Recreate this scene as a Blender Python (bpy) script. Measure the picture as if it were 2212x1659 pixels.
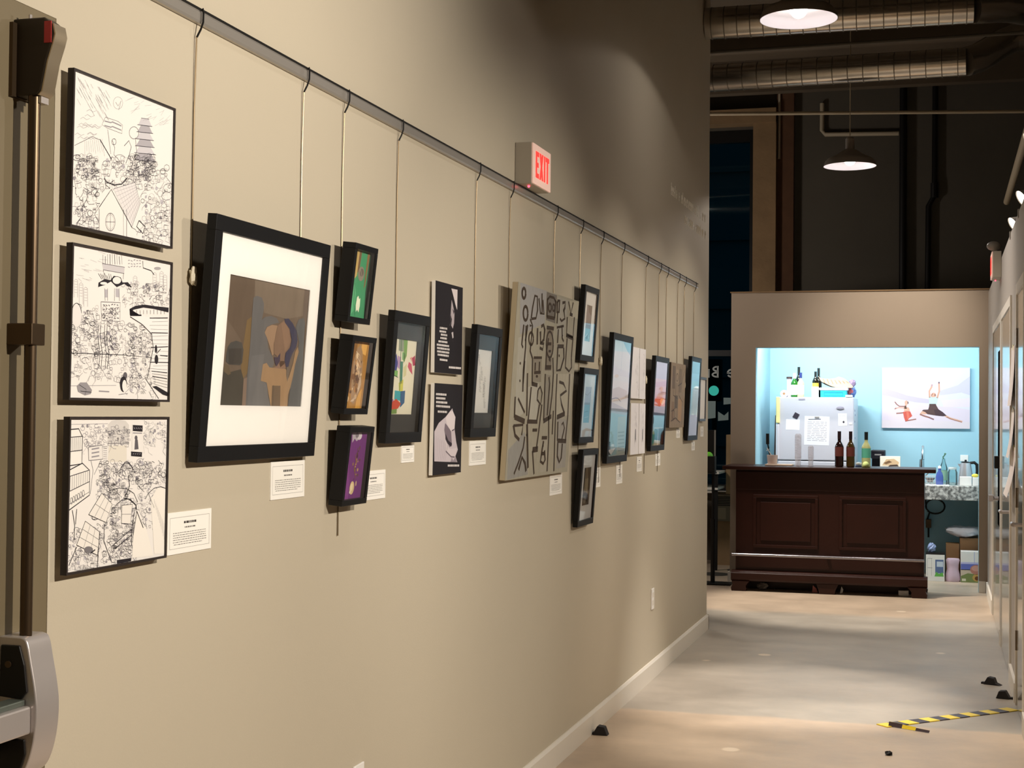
import bpy, math, random
import numpy as np
from mathutils import Vector, Matrix

# ------------------------------------------------------------------ scene, camera, world, light
S = bpy.context.scene
for o in list(bpy.data.objects):
    bpy.data.objects.remove(o)
COL = S.collection
S.view_settings.view_transform = 'Standard'
S.view_settings.look = 'None'
S.view_settings.exposure = 0.0
S.view_settings.gamma = 1.0
S.view_settings.use_curve_mapping = False

# left gallery wall is the plane x=0, the corridor runs along +Y, the floor is z=0
F_PX, VPX, VPY, ROLL = 3200.0, 2033.0, 903.0, 0.0093
_dy = np.array([(VPX-1106)/F_PX, -(VPY-829.5)/F_PX, -1.0]); _dy /= np.linalg.norm(_dy)
_up = np.array([ROLL, 1.0, (ROLL*_dy[0]+_dy[1])/-_dy[2]]); _up /= np.linalg.norm(_up)
_dx = np.cross(_dy, _up)
cam = bpy.data.cameras.new('camera'); cam_o = bpy.data.objects.new('camera', cam); COL.objects.link(cam_o)
cam.sensor_width = 36.0; cam.lens = F_PX/2212*36.0; cam.clip_start = 0.05; cam.clip_end = 100
cam_o.matrix_world = Matrix([[_dx[0], _dx[1], _dx[2], 1.53], [_dy[0], _dy[1], _dy[2], 0.0],
                             [_up[0], _up[1], _up[2], 1.45], [0, 0, 0, 1]])
S.camera = cam_o

W = bpy.data.worlds.new('night'); S.world = W; W.use_nodes = True
W.node_tree.nodes['Background'].inputs[0].default_value = (0.026, 0.068, 0.085, 1)
W.node_tree.nodes['Background'].inputs[1].default_value = 1.0

WARM = (1.0, 0.90, 0.77); SOFT = (1.0, 0.91, 0.84); COOL = (0.92, 0.97, 1.0)
def spot(loc, target, power, deg, blend, color, rad=0.04):
    l = bpy.data.lights.new('spot', 'SPOT'); l.energy = power; l.spot_size = math.radians(deg); l.spot_blend = blend
    l.color = color; l.shadow_soft_size = rad
    o = bpy.data.objects.new('spot_light', l); COL.objects.link(o); o.location = loc
    o.rotation_euler = (Vector(target)-Vector(loc)).to_track_quat('-Z', 'Y').to_euler()
    return o
# gallery spots across the corridor, aimed at the picture wall (room side, out of frame)
for (y, ty, tz, p, d) in ((2.1, 2.15, 1.0, 365, 106), (3.9, 3.8, 1.25, 106, 80), (5.5, 5.5, 1.15, 128, 66)):
    spot((2.9, y, 2.55), (0, ty, tz), p, d, 0.65, WARM)
# spots standing on top of the right-hand wall
for (y, ty, p, d) in ((7.35, 7.1, 50, 76), (7.95, 8.1, 42, 74), (8.95, 9.1, 52, 78)):
    spot((1.80, y, 2.60), (0, ty, 1.15), p, d, 0.6, WARM, 0.03)
# ceiling spots pooling on floor, partition and bar front, plus one added fill
FLOORC = (1.0, 0.92, 0.82)
spot((1.05, 6.45, 4.42), (1.15, 6.80, 0), 700, 31, 0.8, FLOORC, 0.05)
spot((1.76, 7.45, 4.42), (0.75, 7.85, 0), 800, 27, 0.75, SOFT, 0.05)
spot((-0.5, 11.15, 4.40), (0.95, 11.65, 0), 900, 38, 0.6, FLOORC, 0.05)
spot((1.85, 11.00, 3.80), (1.10, 12.95, 2.02), 330, 42, 1.0, FLOORC, 0.05)
spot((0.25, 8.9, 4.40), (1.75, 9.3, 0.9), 420, 62, 1.0, SOFT, 0.05)  # added fill without a fixture, brightens the right wall and grey floor
# ------------------------------------------------------------------ materials
def lin(c):
    return tuple(((v/255)/12.92 if v/255 <= 0.04045 else ((v/255+0.055)/1.055)**2.4) for v in c[:3])
MATS = {}
def mat(name, rgb, rough=0.6, metal=0.0, spec=0.5, noise=0.0, nscale=8.0, bump=0.0, bscale=60.0, emit=None, estr=0.0, trans=0.0, alpha=1.0, coat=0.0):
    if name in MATS: return MATS[name]
    m = bpy.data.materials.new(name); m.use_nodes = True
    nt = m.node_tree; b = nt.nodes['Principled BSDF']
    c = (*lin(rgb), 1)
    b.inputs['Base Color'].default_value = c; b.inputs['Roughness'].default_value = rough
    b.inputs['Metallic'].default_value = metal; b.inputs['Specular IOR Level'].default_value = spec
    b.inputs['Transmission Weight'].default_value = trans; b.inputs['Alpha'].default_value = alpha
    b.inputs['Coat Weight'].default_value = coat
    if emit:
        b.inputs['Emission Color'].default_value = (*lin(emit), 1); b.inputs['Emission Strength'].default_value = estr
    tc = nt.nodes.new('ShaderNodeTexCoord')
    if noise > 0:
        n = nt.nodes.new('ShaderNodeTexNoise'); n.inputs['Scale'].default_value = nscale; n.inputs['Detail'].default_value = 5
        r = nt.nodes.new('ShaderNodeMapRange'); r.inputs[3].default_value = 1-noise; r.inputs[4].default_value = 1+noise
        x = nt.nodes.new('ShaderNodeMix'); x.data_type = 'RGBA'; x.blend_type = 'MULTIPLY'; x.inputs[0].default_value = 1
        x.inputs[6].default_value = c
        nt.links.new(tc.outputs['Object'], n.inputs['Vector']); nt.links.new(n.outputs['Fac'], r.inputs[0])
        nt.links.new(r.outputs[0], x.inputs[7]); nt.links.new(x.outputs[2], b.inputs['Base Color'])
    if bump > 0:
        n2 = nt.nodes.new('ShaderNodeTexNoise'); n2.inputs['Scale'].default_value = bscale
        bp = nt.nodes.new('ShaderNodeBump'); bp.inputs['Strength'].default_value = bump; bp.inputs['Distance'].default_value = 0.01
        nt.links.new(tc.outputs['Object'], n2.inputs['Vector']); nt.links.new(n2.outputs['Fac'], bp.inputs['Height'])
        nt.links.new(bp.outputs['Normal'], b.inputs['Normal'])
    MATS[name] = m
    return m
def colour_mat(name, rough=0.6, grain=0.0, gscale=90.0, spec=0.3):
    """paint/ink: colour per face, with a little paint grain"""
    if name in MATS: return MATS[name]
    m = bpy.data.materials.new(name); m.use_nodes = True
    nt = m.node_tree; b = nt.nodes['Principled BSDF']
    b.inputs['Roughness'].default_value = rough; b.inputs['Specular IOR Level'].default_value = spec
    a = nt.nodes.new('ShaderNodeAttribute'); a.attribute_name = 'Col'
    if grain > 0:
        tc = nt.nodes.new('ShaderNodeTexCoord')
        mp = nt.nodes.new('ShaderNodeMapping'); mp.inputs['Scale'].default_value = (1.0, 1.0, 0.35)
        n = nt.nodes.new('ShaderNodeTexNoise'); n.inputs['Scale'].default_value = gscale; n.inputs['Detail'].default_value = 6
        r = nt.nodes.new('ShaderNodeMapRange'); r.inputs[3].default_value = 1-grain; r.inputs[4].default_value = 1+grain
        x = nt.nodes.new('ShaderNodeMix'); x.data_type = 'RGBA'; x.blend_type = 'MULTIPLY'; x.inputs[0].default_value = 1
        nt.links.new(tc.outputs['Object'], mp.inputs['Vector']); nt.links.new(mp.outputs[0], n.inputs['Vector'])
        nt.links.new(n.outputs['Fac'], r.inputs[0]); nt.links.new(a.outputs['Color'], x.inputs[6]); nt.links.new(r.outputs[0], x.inputs[7])
        nt.links.new(x.outputs[2], b.inputs['Base Color'])
    else:
        nt.links.new(a.outputs['Color'], b.inputs['Base Color'])
    MATS[name] = m
    return m
def glass_mat(name, tint=(255, 255, 255), rough=0.02, gain=1.0):
    if name in MATS: return MATS[name]
    m = bpy.data.materials.new(name); m.use_nodes = True
    nt = m.node_tree; nt.nodes.remove(nt.nodes['Principled BSDF'])
    out = nt.nodes['Material Output']
    t = nt.nodes.new('ShaderNodeBsdfTransparent'); t.inputs[0].default_value = (*lin(tint), 1)
    g = nt.nodes.new('ShaderNodeBsdfGlossy'); g.inputs['Roughness'].default_value = rough
    fr = nt.nodes.new('ShaderNodeFresnel'); fr.inputs[0].default_value = 1.5
    mul = nt.nodes.new('ShaderNodeMath'); mul.operation = 'MULTIPLY'; mul.inputs[1].default_value = gain; mul.use_clamp = True
    mx = nt.nodes.new('ShaderNodeMixShader')
    nt.links.new(fr.outputs[0], mul.inputs[0]); nt.links.new(mul.outputs[0], mx.inputs[0])
    nt.links.new(t.outputs[0], mx.inputs[1]); nt.links.new(g.outputs[0], mx.inputs[2]); nt.links.new(mx.outputs[0], out.inputs[0])
    MATS[name] = m
    return m

M_wall = mat('beige_wall_paint', (193, 183, 163), 0.75, noise=0.03, nscale=2.0, bump=0.04, bscale=180, spec=0.25)
M_taupe = mat('taupe_wall_paint', (150, 134, 116), 0.7, noise=0.03, nscale=3, bump=0.04, bscale=180, spec=0.3)
M_rwall = mat('grey_wall_paint', (172, 164, 154), 0.5, noise=0.02, nscale=3, bump=0.03, bscale=180, spec=0.4)
M_white = mat('white_trim_paint', (226, 219, 206), 0.45)
M_turq = mat('turquoise_wall_paint', (158, 200, 214), 0.6, noise=0.02, nscale=2)
M_door = mat('olive_door_paint', (116, 104, 80), 0.5, noise=0.02)
M_gdoor = mat('grey_glossy_door_paint', (150, 142, 128), 0.16, coat=0.4)
M_ceil = mat('dark_ceiling', (92, 80, 64), 0.9, noise=0.5, nscale=1.3)
M_far = mat('dark_plaster', (92, 86, 75), 0.9, noise=0.2, nscale=1.5, bump=0.2, bscale=20)
M_conc = mat('column_concrete', (150, 122, 88), 0.9, noise=0.3, nscale=6, bump=0.3, bscale=30)
M_brick = mat('dark_brick', (96, 66, 44), 0.9, noise=0.3, nscale=9)
M_black = mat('black_frame_paint', (15, 15, 17), 0.5, spec=0.3)
M_blackin = mat('black_frame_inside', (14, 13, 13), 0.7)
M_mat = mat('white_mat_board', (240, 237, 232), 0.8)
M_dmat = mat('charcoal_mat_board', (58, 58, 58), 0.8)
M_card = mat('label_card', (250, 247, 240), 0.7)
M_alu = mat('rail_aluminium', (178, 172, 164), 0.35, metal=0.55)
M_wire = mat('picture_wire_steel', (128, 112, 88), 0.35, metal=0.8)
M_dark = mat('dark_metal', (22, 20, 18), 0.5, metal=0.3)
M_bronze = mat('dark_bronze_metal', (88, 72, 54), 0.34, metal=0.75)
M_satin = mat('satin_steel', (204, 197, 194), 0.36, metal=0.6)
M_nickel = mat('satin_nickel', (200, 184, 158), 0.34, metal=0.8)
M_galv = mat('galvanised_duct', (192, 185, 174), 0.2, metal=0.9, noise=0.12, nscale=6)
M_pipe = mat('painted_pipe', (190, 176, 150), 0.6)
M_mahog = mat('dark_mahogany', (44, 18, 10), 0.38, noise=0.25, nscale=5, spec=0.3)
M_lampw = mat('lamp_enamel_white', (235, 232, 240), 0.35)
M_lampg = mat('lamp_enamel_grey', (150, 142, 132), 0.4)
M_bulb = mat('lit_bulb', (255, 250, 240), 0.5, emit=(255, 246, 235), estr=14)
M_spotface = mat('lit_spot_face', (255, 250, 240), 0.5, emit=(255, 246, 228), estr=6)
M_fridge = mat('fridge_enamel', (190, 190, 199), 0.3)
M_cream = mat('yellowed_plastic', (230, 218, 150), 0.4)
M_paper = mat('paper', (240, 238, 234), 0.8)
M_plastic = mat('white_plastic', (242, 239, 234), 0.4)
M_cardb = mat('cardboard', (156, 116, 78), 0.8, noise=0.05)
M_art = colour_mat('printed_ink', 0.65)
M_paint = colour_mat('brushed_paint', 0.6, 0.16, 60)
M_tex = colour_mat('soft_scumbled_paint', 0.6, 0.13, 45)
M_prod = colour_mat('printed_packaging', 0.45)
M_glass = glass_mat('picture_glass')
M_window = glass_mat('night_window_glass', (150, 190, 200), 0.03)
M_clear = glass_mat('clear_glassware', (232, 244, 244), 0.05, 0.9)

# ------------------------------------------------------------------ mesh building
class MB:
    def __init__(s): s.v = []; s.f = []; s.c = []; s.m = []
    def face(s, idx, col=None, mi=0): s.f.append(idx); s.c.append(col); s.m.append(mi)
    def poly(s, pts, col=None, mi=0):
        n = len(s.v); s.v += [tuple(p) for p in pts]; s.face(list(range(n, n+len(pts))), col, mi); return s
    def box(s, x0, x1, y0, y1, z0, z1, col=None, mi=0):
        n = len(s.v)
        s.v += [(x0,y0,z0),(x1,y0,z0),(x1,y1,z0),(x0,y1,z0),(x0,y0,z1),(x1,y0,z1),(x1,y1,z1),(x0,y1,z1)]
        for q in ((0,3,2,1),(4,5,6,7),(0,1,5,4),(1,2,6,5),(2,3,7,6),(3,0,4,7)): s.face([n+i for i in q], col, mi)
        return s
    def prism(s, pts, axis, a, b, col=None, mi=0):
        """extrude a closed 2D outline along axis: 'x' takes (y,z), 'y' takes (x,z), 'z' takes (x,y)"""
        def P(p, t): return {'x': (t, p[0], p[1]), 'y': (p[0], t, p[1]), 'z': (p[0], p[1], t)}[axis]
        n = len(s.v); k = len(pts)
        s.v += [P(p, a) for p in pts] + [P(p, b) for p in pts]
        s.face(list(range(n, n+k))[::-1], col, mi); s.face(list(range(n+k, n+2*k)), col, mi)
        for i in range(k): j = (i+1) % k; s.face([n+i, n+j, n+k+j, n+k+i], col, mi)
        return s
    def tube(s, pts, r, seg=8, col=None, mi=0, caps=True):
        pts = [Vector(p) for p in pts]; k = len(pts)
        rs = r if isinstance(r, (list, tuple)) else [r]*k
        n0 = len(s.v); ref = None
        for i, p in enumerate(pts):
            d = (pts[min(i+1, k-1)]-pts[max(i-1, 0)]).normalized()
            if ref is None: ref = d.orthogonal().normalized()
            a = (ref - d*ref.dot(d)); a = a.normalized() if a.length > 1e-6 else d.orthogonal().normalized()
            ref = a; b = d.cross(a)
            for q in range(seg):
                t = 2*math.pi*q/seg; s.v.append(tuple(p+(a*math.cos(t)+b*math.sin(t))*rs[i]))
        for i in range(k-1):
            for q in range(seg):
                w = (q+1) % seg
                s.face([n0+i*seg+q, n0+i*seg+w, n0+(i+1)*seg+w, n0+(i+1)*seg+q], col, mi)
        if caps:
            s.face([n0+q for q in range(seg)][::-1], col, mi); s.face([n0+(k-1)*seg+q for q in range(seg)], col, mi)
        return s
    def lathe(s, prof, cx=0, cy=0, cz=0, seg=24, cols=None, mi=0, caps=True, sx=1, sy=1):
        n0 = len(s.v); k = len(prof)
        for r, z in prof:
            for q in range(seg):
                t = 2*math.pi*q/seg; s.v.append((cx+r*math.cos(t)*sx, cy+r*math.sin(t)*sy, cz+z))
        for i in range(k-1):
            for q in range(seg):
                w = (q+1) % seg
                s.face([n0+i*seg+q, n0+i*seg+w, n0+(i+1)*seg+w, n0+(i+1)*seg+q], cols[i] if cols else None, mi)
        if caps:
            s.face([n0+q for q in range(seg)][::-1], cols[0] if cols else None, mi)
            s.face([n0+(k-1)*seg+q for q in range(seg)], cols[-1] if cols else None, mi)
        return s
    def ball(s, c, rx, ry, rz, seg=16, rings=10, col=None, mi=0, jit=0.0, rnd=None):
        prof = []
        n0 = len(s.v)
        for i in range(rings+1):
            a = -math.pi/2+math.pi*i/rings
            for q in range(seg):
                t = 2*math.pi*q/seg; k = 1+(rnd.uniform(-jit, jit) if rnd and 0 < i < rings else 0)
                s.v.append((c[0]+rx*math.cos(a)*math.cos(t)*k, c[1]+ry*math.cos(a)*math.sin(t)*k, c[2]+rz*math.sin(a)*k))
        for i in range(rings):
            for q in range(seg):
                w = (q+1) % seg
                s.face([n0+i*seg+q, n0+i*seg+w, n0+(i+1)*seg+w, n0+(i+1)*seg+q], col, mi)
        return s
    def build(s, name, m, parent=None, smooth=False, bevel=0.0, loc=None, rot=None):
        me = bpy.data.meshes.new(name); me.from_pydata(s.v, [], s.f); me.update()
        ms = m if isinstance(m, (list, tuple)) else [m]
        for x in ms: me.materials.append(x)
        if len(ms) > 1: me.polygons.foreach_set('material_index', s.m)
        if any(c is not None for c in s.c):
            at = me.color_attributes.new('Col', 'FLOAT_COLOR', 'CORNER'); buf = []
            for f, c in zip(s.f, s.c):
                l = lin(c) if c is not None else (0.8, 0.8, 0.8)
                buf += [l[0], l[1], l[2], 1.0]*len(f)
            at.data.foreach_set('color', buf)
        if smooth is not False:
            me.polygons.foreach_set('use_smooth', [True]*len(me.polygons))
            me.set_sharp_from_angle(angle=math.radians(40 if smooth is True else smooth))
        o = bpy.data.objects.new(name, me); COL.objects.link(o)
        if parent is not None: o.parent = parent
        if loc is not None: o.location = loc
        if rot is not None: o.rotation_euler = rot
        if bevel > 0:
            b = o.modifiers.new('bevel', 'BEVEL'); b.width = bevel; b.segments = 2; b.limit_method = 'ANGLE'; b.angle_limit = math.radians(50)
        return o
def tag(o, label, cat, group=None):
    o['label'] = label; o['category'] = cat
    if group: o['group'] = group
    return o
def thing(name, label, cat, loc=(0, 0, 0), rot=(0, 0, 0), group=None):
    o = bpy.data.objects.new(name, None); COL.objects.link(o); o.empty_display_size = 0.05
    o.location = loc; o.rotation_euler = rot
    return tag(o, label, cat, group)
def struct(o): o['kind'] = 'structure'; return o
def copy_thing(root, loc, label, rot=None):
    r = root.copy(); COL.objects.link(r); r.location = loc; r['label'] = label
    if rot is not None: r.rotation_euler = rot
    for ch in list(root.children):
        c = ch.copy(); COL.objects.link(c); c.parent = r
        for g in list(ch.children):
            d = g.copy(); COL.objects.link(d); d.parent = c
    return r
def text_part(name, body, size, m, parent, loc, rot=(math.pi/2, 0, 0), sx=1.0, ext=0.001, bold=0.0, align='CENTER'):
    cu = bpy.data.curves.new(name, 'FONT'); cu.body = body; cu.size = size; cu.extrude = ext; cu.offset = bold
    cu.align_x = align; cu.align_y = 'CENTER'; cu.materials.append(m)
    o = bpy.data.objects.new(name, cu); COL.objects.link(o); o.parent = parent
    o.location = loc; o.rotation_euler = rot; o.scale = (sx, 1, 1)
    return o
def homog(c, w=1.0, h=1.0):
    """corners TL,TR,BR,BL in a traced picture -> function giving (x,z) on a w*h panel"""
    dst = [(0, h), (w, h), (w, 0), (0, 0)]; A = []; B = []
    for (x, y), (u, v) in zip(c, dst):
        A += [[x, y, 1, 0, 0, 0, -u*x, -u*y], [0, 0, 0, x, y, 1, -v*x, -v*y]]; B += [u, v]
    p = np.linalg.solve(np.array(A, float), np.array(B, float))
    def f(x, y):
        d = p[6]*x+p[7]*y+1
        return ((p[0]*x+p[1]*y+p[2])/d, (p[3]*x+p[4]*y+p[5])/d)
    return f

class Art:
    """a flat picture on a w*h sheet (local x right, z up, front towards -y)"""
    STEP = 0.00012
    def __init__(s, w, h, bg, trace=None):
        s.w, s.h = w, h; s.mb = MB(); s.fn = homog(trace, w, h) if trace else (lambda u, v: (u*w, v*h))
        s.raw = trace is None
        s.mb.poly([(0, 0, 0), (w, 0, 0), (w, 0, h), (0, 0, h)], bg)
    def _pt(s, p, layer):
        x, z = s.fn(*p); return (min(max(x, 0), s.w), -s.STEP*layer, min(max(z, 0), s.h))
    def fill(s, pts, col, layer=1): s.mb.poly([s._pt(p, layer) for p in pts], col); return s
    def rect(s, x0, y0, x1, y1, col, layer=1): return s.fill([(x0, y0), (x1, y0), (x1, y1), (x0, y1)], col, layer)
    def oval(s, cx, cy, rx, ry, col, layer=1, n=20, a0=0, a1=360):
        return s.fill([(cx+rx*math.cos(math.radians(a0+(a1-a0)*i/n)), cy+ry*math.sin(math.radians(a0+(a1-a0)*i/n))) for i in range(n)], col, layer)
    AX = 1.0
    def line(s, pts, wd, col, layer=2):
        P = [Vector((q[0], q[2])) for q in (s._pt(p, layer) for p in pts)]
        L, R = [], []
        for i, p in enumerate(P):
            d = P[min(i+1, len(P)-1)]-P[max(i-1, 0)]
            if d.length < 1e-9: d = Vector((1, 0))
            d.normalize(); n = Vector((-d.y*s.AX, d.x))*wd/2
            L.append(p+n); R.append(p-n)
        y = -s.STEP*layer
        def cl(q): return (min(max(q.x, 0), s.w), y, min(max(q.y, 0), s.h))
        for i in range(len(P)-1):
            s.mb.poly([cl(R[i]), cl(R[i+1]), cl(L[i+1]), cl(L[i])], col)
        return s
    def ring(s, cx, cy, rx, ry, wd, col, layer=2, n=18, a0=0, a1=360):
        return s.line([(cx+rx*math.cos(math.radians(a0+(a1-a0)*i/n)), cy+ry*math.sin(math.radians(a0+(a1-a0)*i/n))) for i in range(n+1)], wd, col, layer)
    def build(s, name, m, parent, x, y, z): return s.mb.build(name, m, parent, loc=(x, y, z))

# ------------------------------------------------------------------ setting
def structure_box(name, b, m, bevel=0):
    return struct(MB().box(*b).build(name, m, None, bevel=bevel))
# floor: sealed concrete in two tones painted after the light pools, with wear
def floor_material():
    m = bpy.data.materials.new('polished_concrete'); m.use_nodes = True; nt = m.node_tree; b = nt.nodes['Principled BSDF']
    N = nt.nodes.new; L = nt.links.new
    tc = N('ShaderNodeTexCoord'); sep = N('ShaderNodeSeparateXYZ'); L(tc.outputs['Object'], sep.inputs[0])
    wob = N('ShaderNodeTexNoise'); wob.inputs['Scale'].default_value = 2.2; wob.inputs['Detail'].default_value = 4; L(tc.outputs['Object'], wob.inputs['Vector'])
    wo = N('ShaderNodeMapRange'); wo.inputs[3].default_value = -0.07; wo.inputs[4].default_value = 0.07; L(wob.outputs['Fac'], wo.inputs[0])
    yy = N('ShaderNodeMath'); L(sep.outputs['Y'], yy.inputs[0]); L(wo.outputs[0], yy.inputs[1])
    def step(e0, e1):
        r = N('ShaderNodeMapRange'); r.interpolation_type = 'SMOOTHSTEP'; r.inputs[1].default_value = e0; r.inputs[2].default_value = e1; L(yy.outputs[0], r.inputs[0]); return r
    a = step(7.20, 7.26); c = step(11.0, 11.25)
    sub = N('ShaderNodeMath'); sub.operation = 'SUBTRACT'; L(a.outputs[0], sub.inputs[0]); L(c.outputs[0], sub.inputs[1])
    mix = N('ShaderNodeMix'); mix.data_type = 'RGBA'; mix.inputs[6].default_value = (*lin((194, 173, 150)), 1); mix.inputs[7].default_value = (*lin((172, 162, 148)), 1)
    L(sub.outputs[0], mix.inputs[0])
    mp = N('ShaderNodeMapping'); mp.inputs['Scale'].default_value = (1.2, 1.5, 1); L(tc.outputs['Object'], mp.inputs['Vector'])
    n = N('ShaderNodeTexNoise'); n.inputs['Scale'].default_value = 1.6; n.inputs['Detail'].default_value = 8; n.inputs['Roughness'].default_value = 0.65; L(mp.outputs[0], n.inputs['Vector'])
    r = N('ShaderNodeMapRange'); r.inputs[1].default_value = 0.3; r.inputs[2].default_value = 0.72; r.inputs[3].default_value = 0.76; r.inputs[4].default_value = 1.12; L(n.outputs['Fac'], r.inputs[0])
    mul = N('ShaderNodeMix'); mul.data_type = 'RGBA'; mul.blend_type = 'MULTIPLY'; mul.inputs[0].default_value = 1; L(mix.outputs[2], mul.inputs[6]); L(r.outputs[0], mul.inputs[7])
    # pale worn spots
    v = N('ShaderNodeTexVoronoi'); v.inputs['Scale'].default_value = 1.7; L(tc.outputs['Object'], v.inputs['Vector'])
    vr = N('ShaderNodeMapRange'); vr.inputs[1].default_value = 0.055; vr.inputs[2].default_value = 0.075; vr.inputs[3].default_value = 0.7; vr.inputs[4].default_value = 0.0; L(v.outputs['Distance'], vr.inputs[0])
    mx = N('ShaderNodeMix'); mx.data_type = 'RGBA'; mx.inputs[7].default_value = (*lin((226, 208, 184)), 1); L(vr.outputs[0], mx.inputs[0]); L(mul.outputs[2], mx.inputs[6])
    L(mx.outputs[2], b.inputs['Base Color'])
    rr = N('ShaderNodeMapRange'); rr.inputs[3].default_value = 0.30; rr.inputs[4].default_value = 0.55; L(n.outputs['Fac'], rr.inputs[0]); L(rr.outputs[0], b.inputs['Roughness'])
    b.inputs['Specular IOR Level'].default_value = 0.35
    return m
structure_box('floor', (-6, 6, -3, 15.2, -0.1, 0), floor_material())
structure_box('ceiling', (-6, 6, -3, 15.2, 4.75, 4.9), M_ceil)
# left gallery wall with the door opening (y 1.28..2.315, z 0..2.153)
mb = MB()
mb.box(-0.16, 0, -3, 1.28, 0, 4.75); mb.box(-0.16, 0, 1.28, 2.315, 2.153, 4.75); mb.box(-0.16, 0, 2.315, 10.09, 0, 4.75)
struct(mb.build('wall_left', M_wall))
mb = MB(); mb.prism([(0, 0), (0.014, 0), (0.014, 0.088), (0.006, 0.1), (0, 0.1)], 'y', 2.33, 10.105)
mb.box(-0.16, 0.014, 10.09, 10.105, 0, 0.1)
struct(mb.build('baseboard_left', M_white))
# right wall: runs from y=6.9, top at 2.5, three door openings
RX = 1.905
doors = [(7.30, 7.95), (8.70, 9.95), (10.10, 11.52)]
mb = MB(); y0 = 6.9
for a, b_ in doors:
    mb.box(RX, RX+0.14, y0, a, 0, 2.5); mb.box(RX, RX+0.14, a, b_, 2.08, 2.5); y0 = b_
mb.box(RX, RX+0.14, y0, 12.95, 0, 2.5)
struct(mb.build('wall_right', M_rwall))
mb = MB(); y0 = 6.9
for a, b_ in doors + [(12.935, 12.95)]:
    if a-0.06 > y0+0.02: mb.box(RX-0.014, RX, y0, a-0.06, 0, 0.1)
    y0 = b_+0.06
struct(mb.build('baseboard_right', M_white))
for i, (a, b_) in enumerate(doors):
    leaf = struct(MB().box(RX-0.004, RX+0.04, a, b_, 0.008, 2.08).build('door_%d' % (i+1), M_gdoor))
    fr = MB()
    for (p, q, z0, z1) in ((a-0.055, a, 0, 2.135), (b_, b_+0.055, 0, 2.135), (a, b_, 2.08, 2.135)): fr.box(RX-0.010, RX, p, q, z0, z1)
    fr.build('door_frame', M_white, leaf)
    if i == 0:
        for z in (0.33, 1.05, 1.86):
            h = MB().tube([(RX-0.004, 7.93, z-0.05), (RX-0.004, 7.93, z+0.05)], 0.008, 8); h.build('hinge', M_bronze, leaf)
        k = MB().tube([(RX+0.02, 7.38, 0.95), (RX-0.05, 7.38, 0.95)], 0.010, 8).tube([(RX-0.05, 7.37, 0.95), (RX-0.05, 7.48, 0.95)], 0.009, 8)
        k.build('handle', M_satin, leaf)
    if i == 2:
        g = MB().box(RX-0.0065, RX-0.004, 10.11, 10.52, 0.74, 1.90); g.build('glass_strip', mat('matt_black_panel', (8, 8, 10), 0.9, spec=0.0), leaf)
        k = MB().tube([(RX+0.02, 10.36, 0.92), (RX-0.055, 10.36, 0.92)], 0.013, 8).box(RX-0.068, RX-0.040, 10.33, 10.52, 0.900, 0.940)
        k.build('handle', M_satin, leaf)
        MB().box(RX-0.035, RX+0.02, 10.30, 10.42, 1.12, 1.20).build('lock', M_dark, leaf)
    if i == 1:
        k = MB().tube([(RX+0.02, 8.86, 0.92), (RX-0.05, 8.86, 0.92)], 0.010, 8).tube([(RX-0.05, 8.85, 0.92), (RX-0.05, 8.96, 0.92)], 0.009, 8)
        k.build('handle', M_satin, leaf)
# far dark wall with the storefront window (x -2.6..-0.27, z 0.70..4.34)
mb = MB(); YF = 14.9
mb.box(-6, -2.6, YF, YF+0.25, 0, 4.75); mb.box(-2.6, -0.27, YF, YF+0.25, 0, 0.70); mb.box(-2.6, -0.27, YF, YF+0.25, 4.34, 4.75); mb.box(-0.27, 6, YF, YF+0.25, 0, 4.75)
struct(mb.build('wall_back', M_far))
win = struct(MB().box(-2.6, -0.27, YF+0.10, YF+0.11, 0.70, 4.34).build('window_1', M_window))
fr = MB()
for b in ((-2.6, -2.54, 0.70, 4.34), (-0.33, -0.27, 0.70, 4.34), (-2.54, -0.33, 4.22, 4.34), (-2.54, -0.33, 0.70, 0.76), (-2.54, -0.33, 2.055, 2.115)):
    fr.box(b[0], b[1], YF+0.06, YF+0.14, b[2], b[3])
fr.build('window_frame', M_dark, win)
MB().box(-2.6, -0.27, YF-0.12, YF+0.06, 0.68, 0.70).build('window_sill', M_white, win)
structure_box('column_concrete', (-0.27, -0.045, 14.72, YF, 0, 4.45), M_conc)
structure_box('column_brick', (-0.045, 0.12, 14.80, YF, 0, 4.75), M_brick)
structure_box('beam_concrete', (-2.8, -0.045, 14.70, YF, 4.36, 4.50), M_conc)
structure_box('wall_room_side', (5.9, 6, -3, 15.2, 0, 4.75), M_taupe)
structure_box('wall_lobby_side', (-6, -5.9, -3, 15.2, 0, 4.75), M_taupe)
structure_box('wall_behind', (-6, 6, -3.1, -3, 0, 4.75), M_taupe)
# outside the storefront: street ground and a dim facade
structure_box('ground_street', (-12, 12, 15.2, 40, -0.2, -0.1), mat('night_asphalt', (40, 46, 48), 0.9))
mb = MB(); mb.box(-12, 8, 27, 30, -0.1, 9)
for k in range(6): mb.box(-12, 8, 26.94, 27, 0.9+1.25*k, 1.0+1.25*k)
struct(mb.build('exterior_facade', mat('night_facade', (92, 120, 124), 0.9, noise=0.4, nscale=0.4)))
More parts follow.
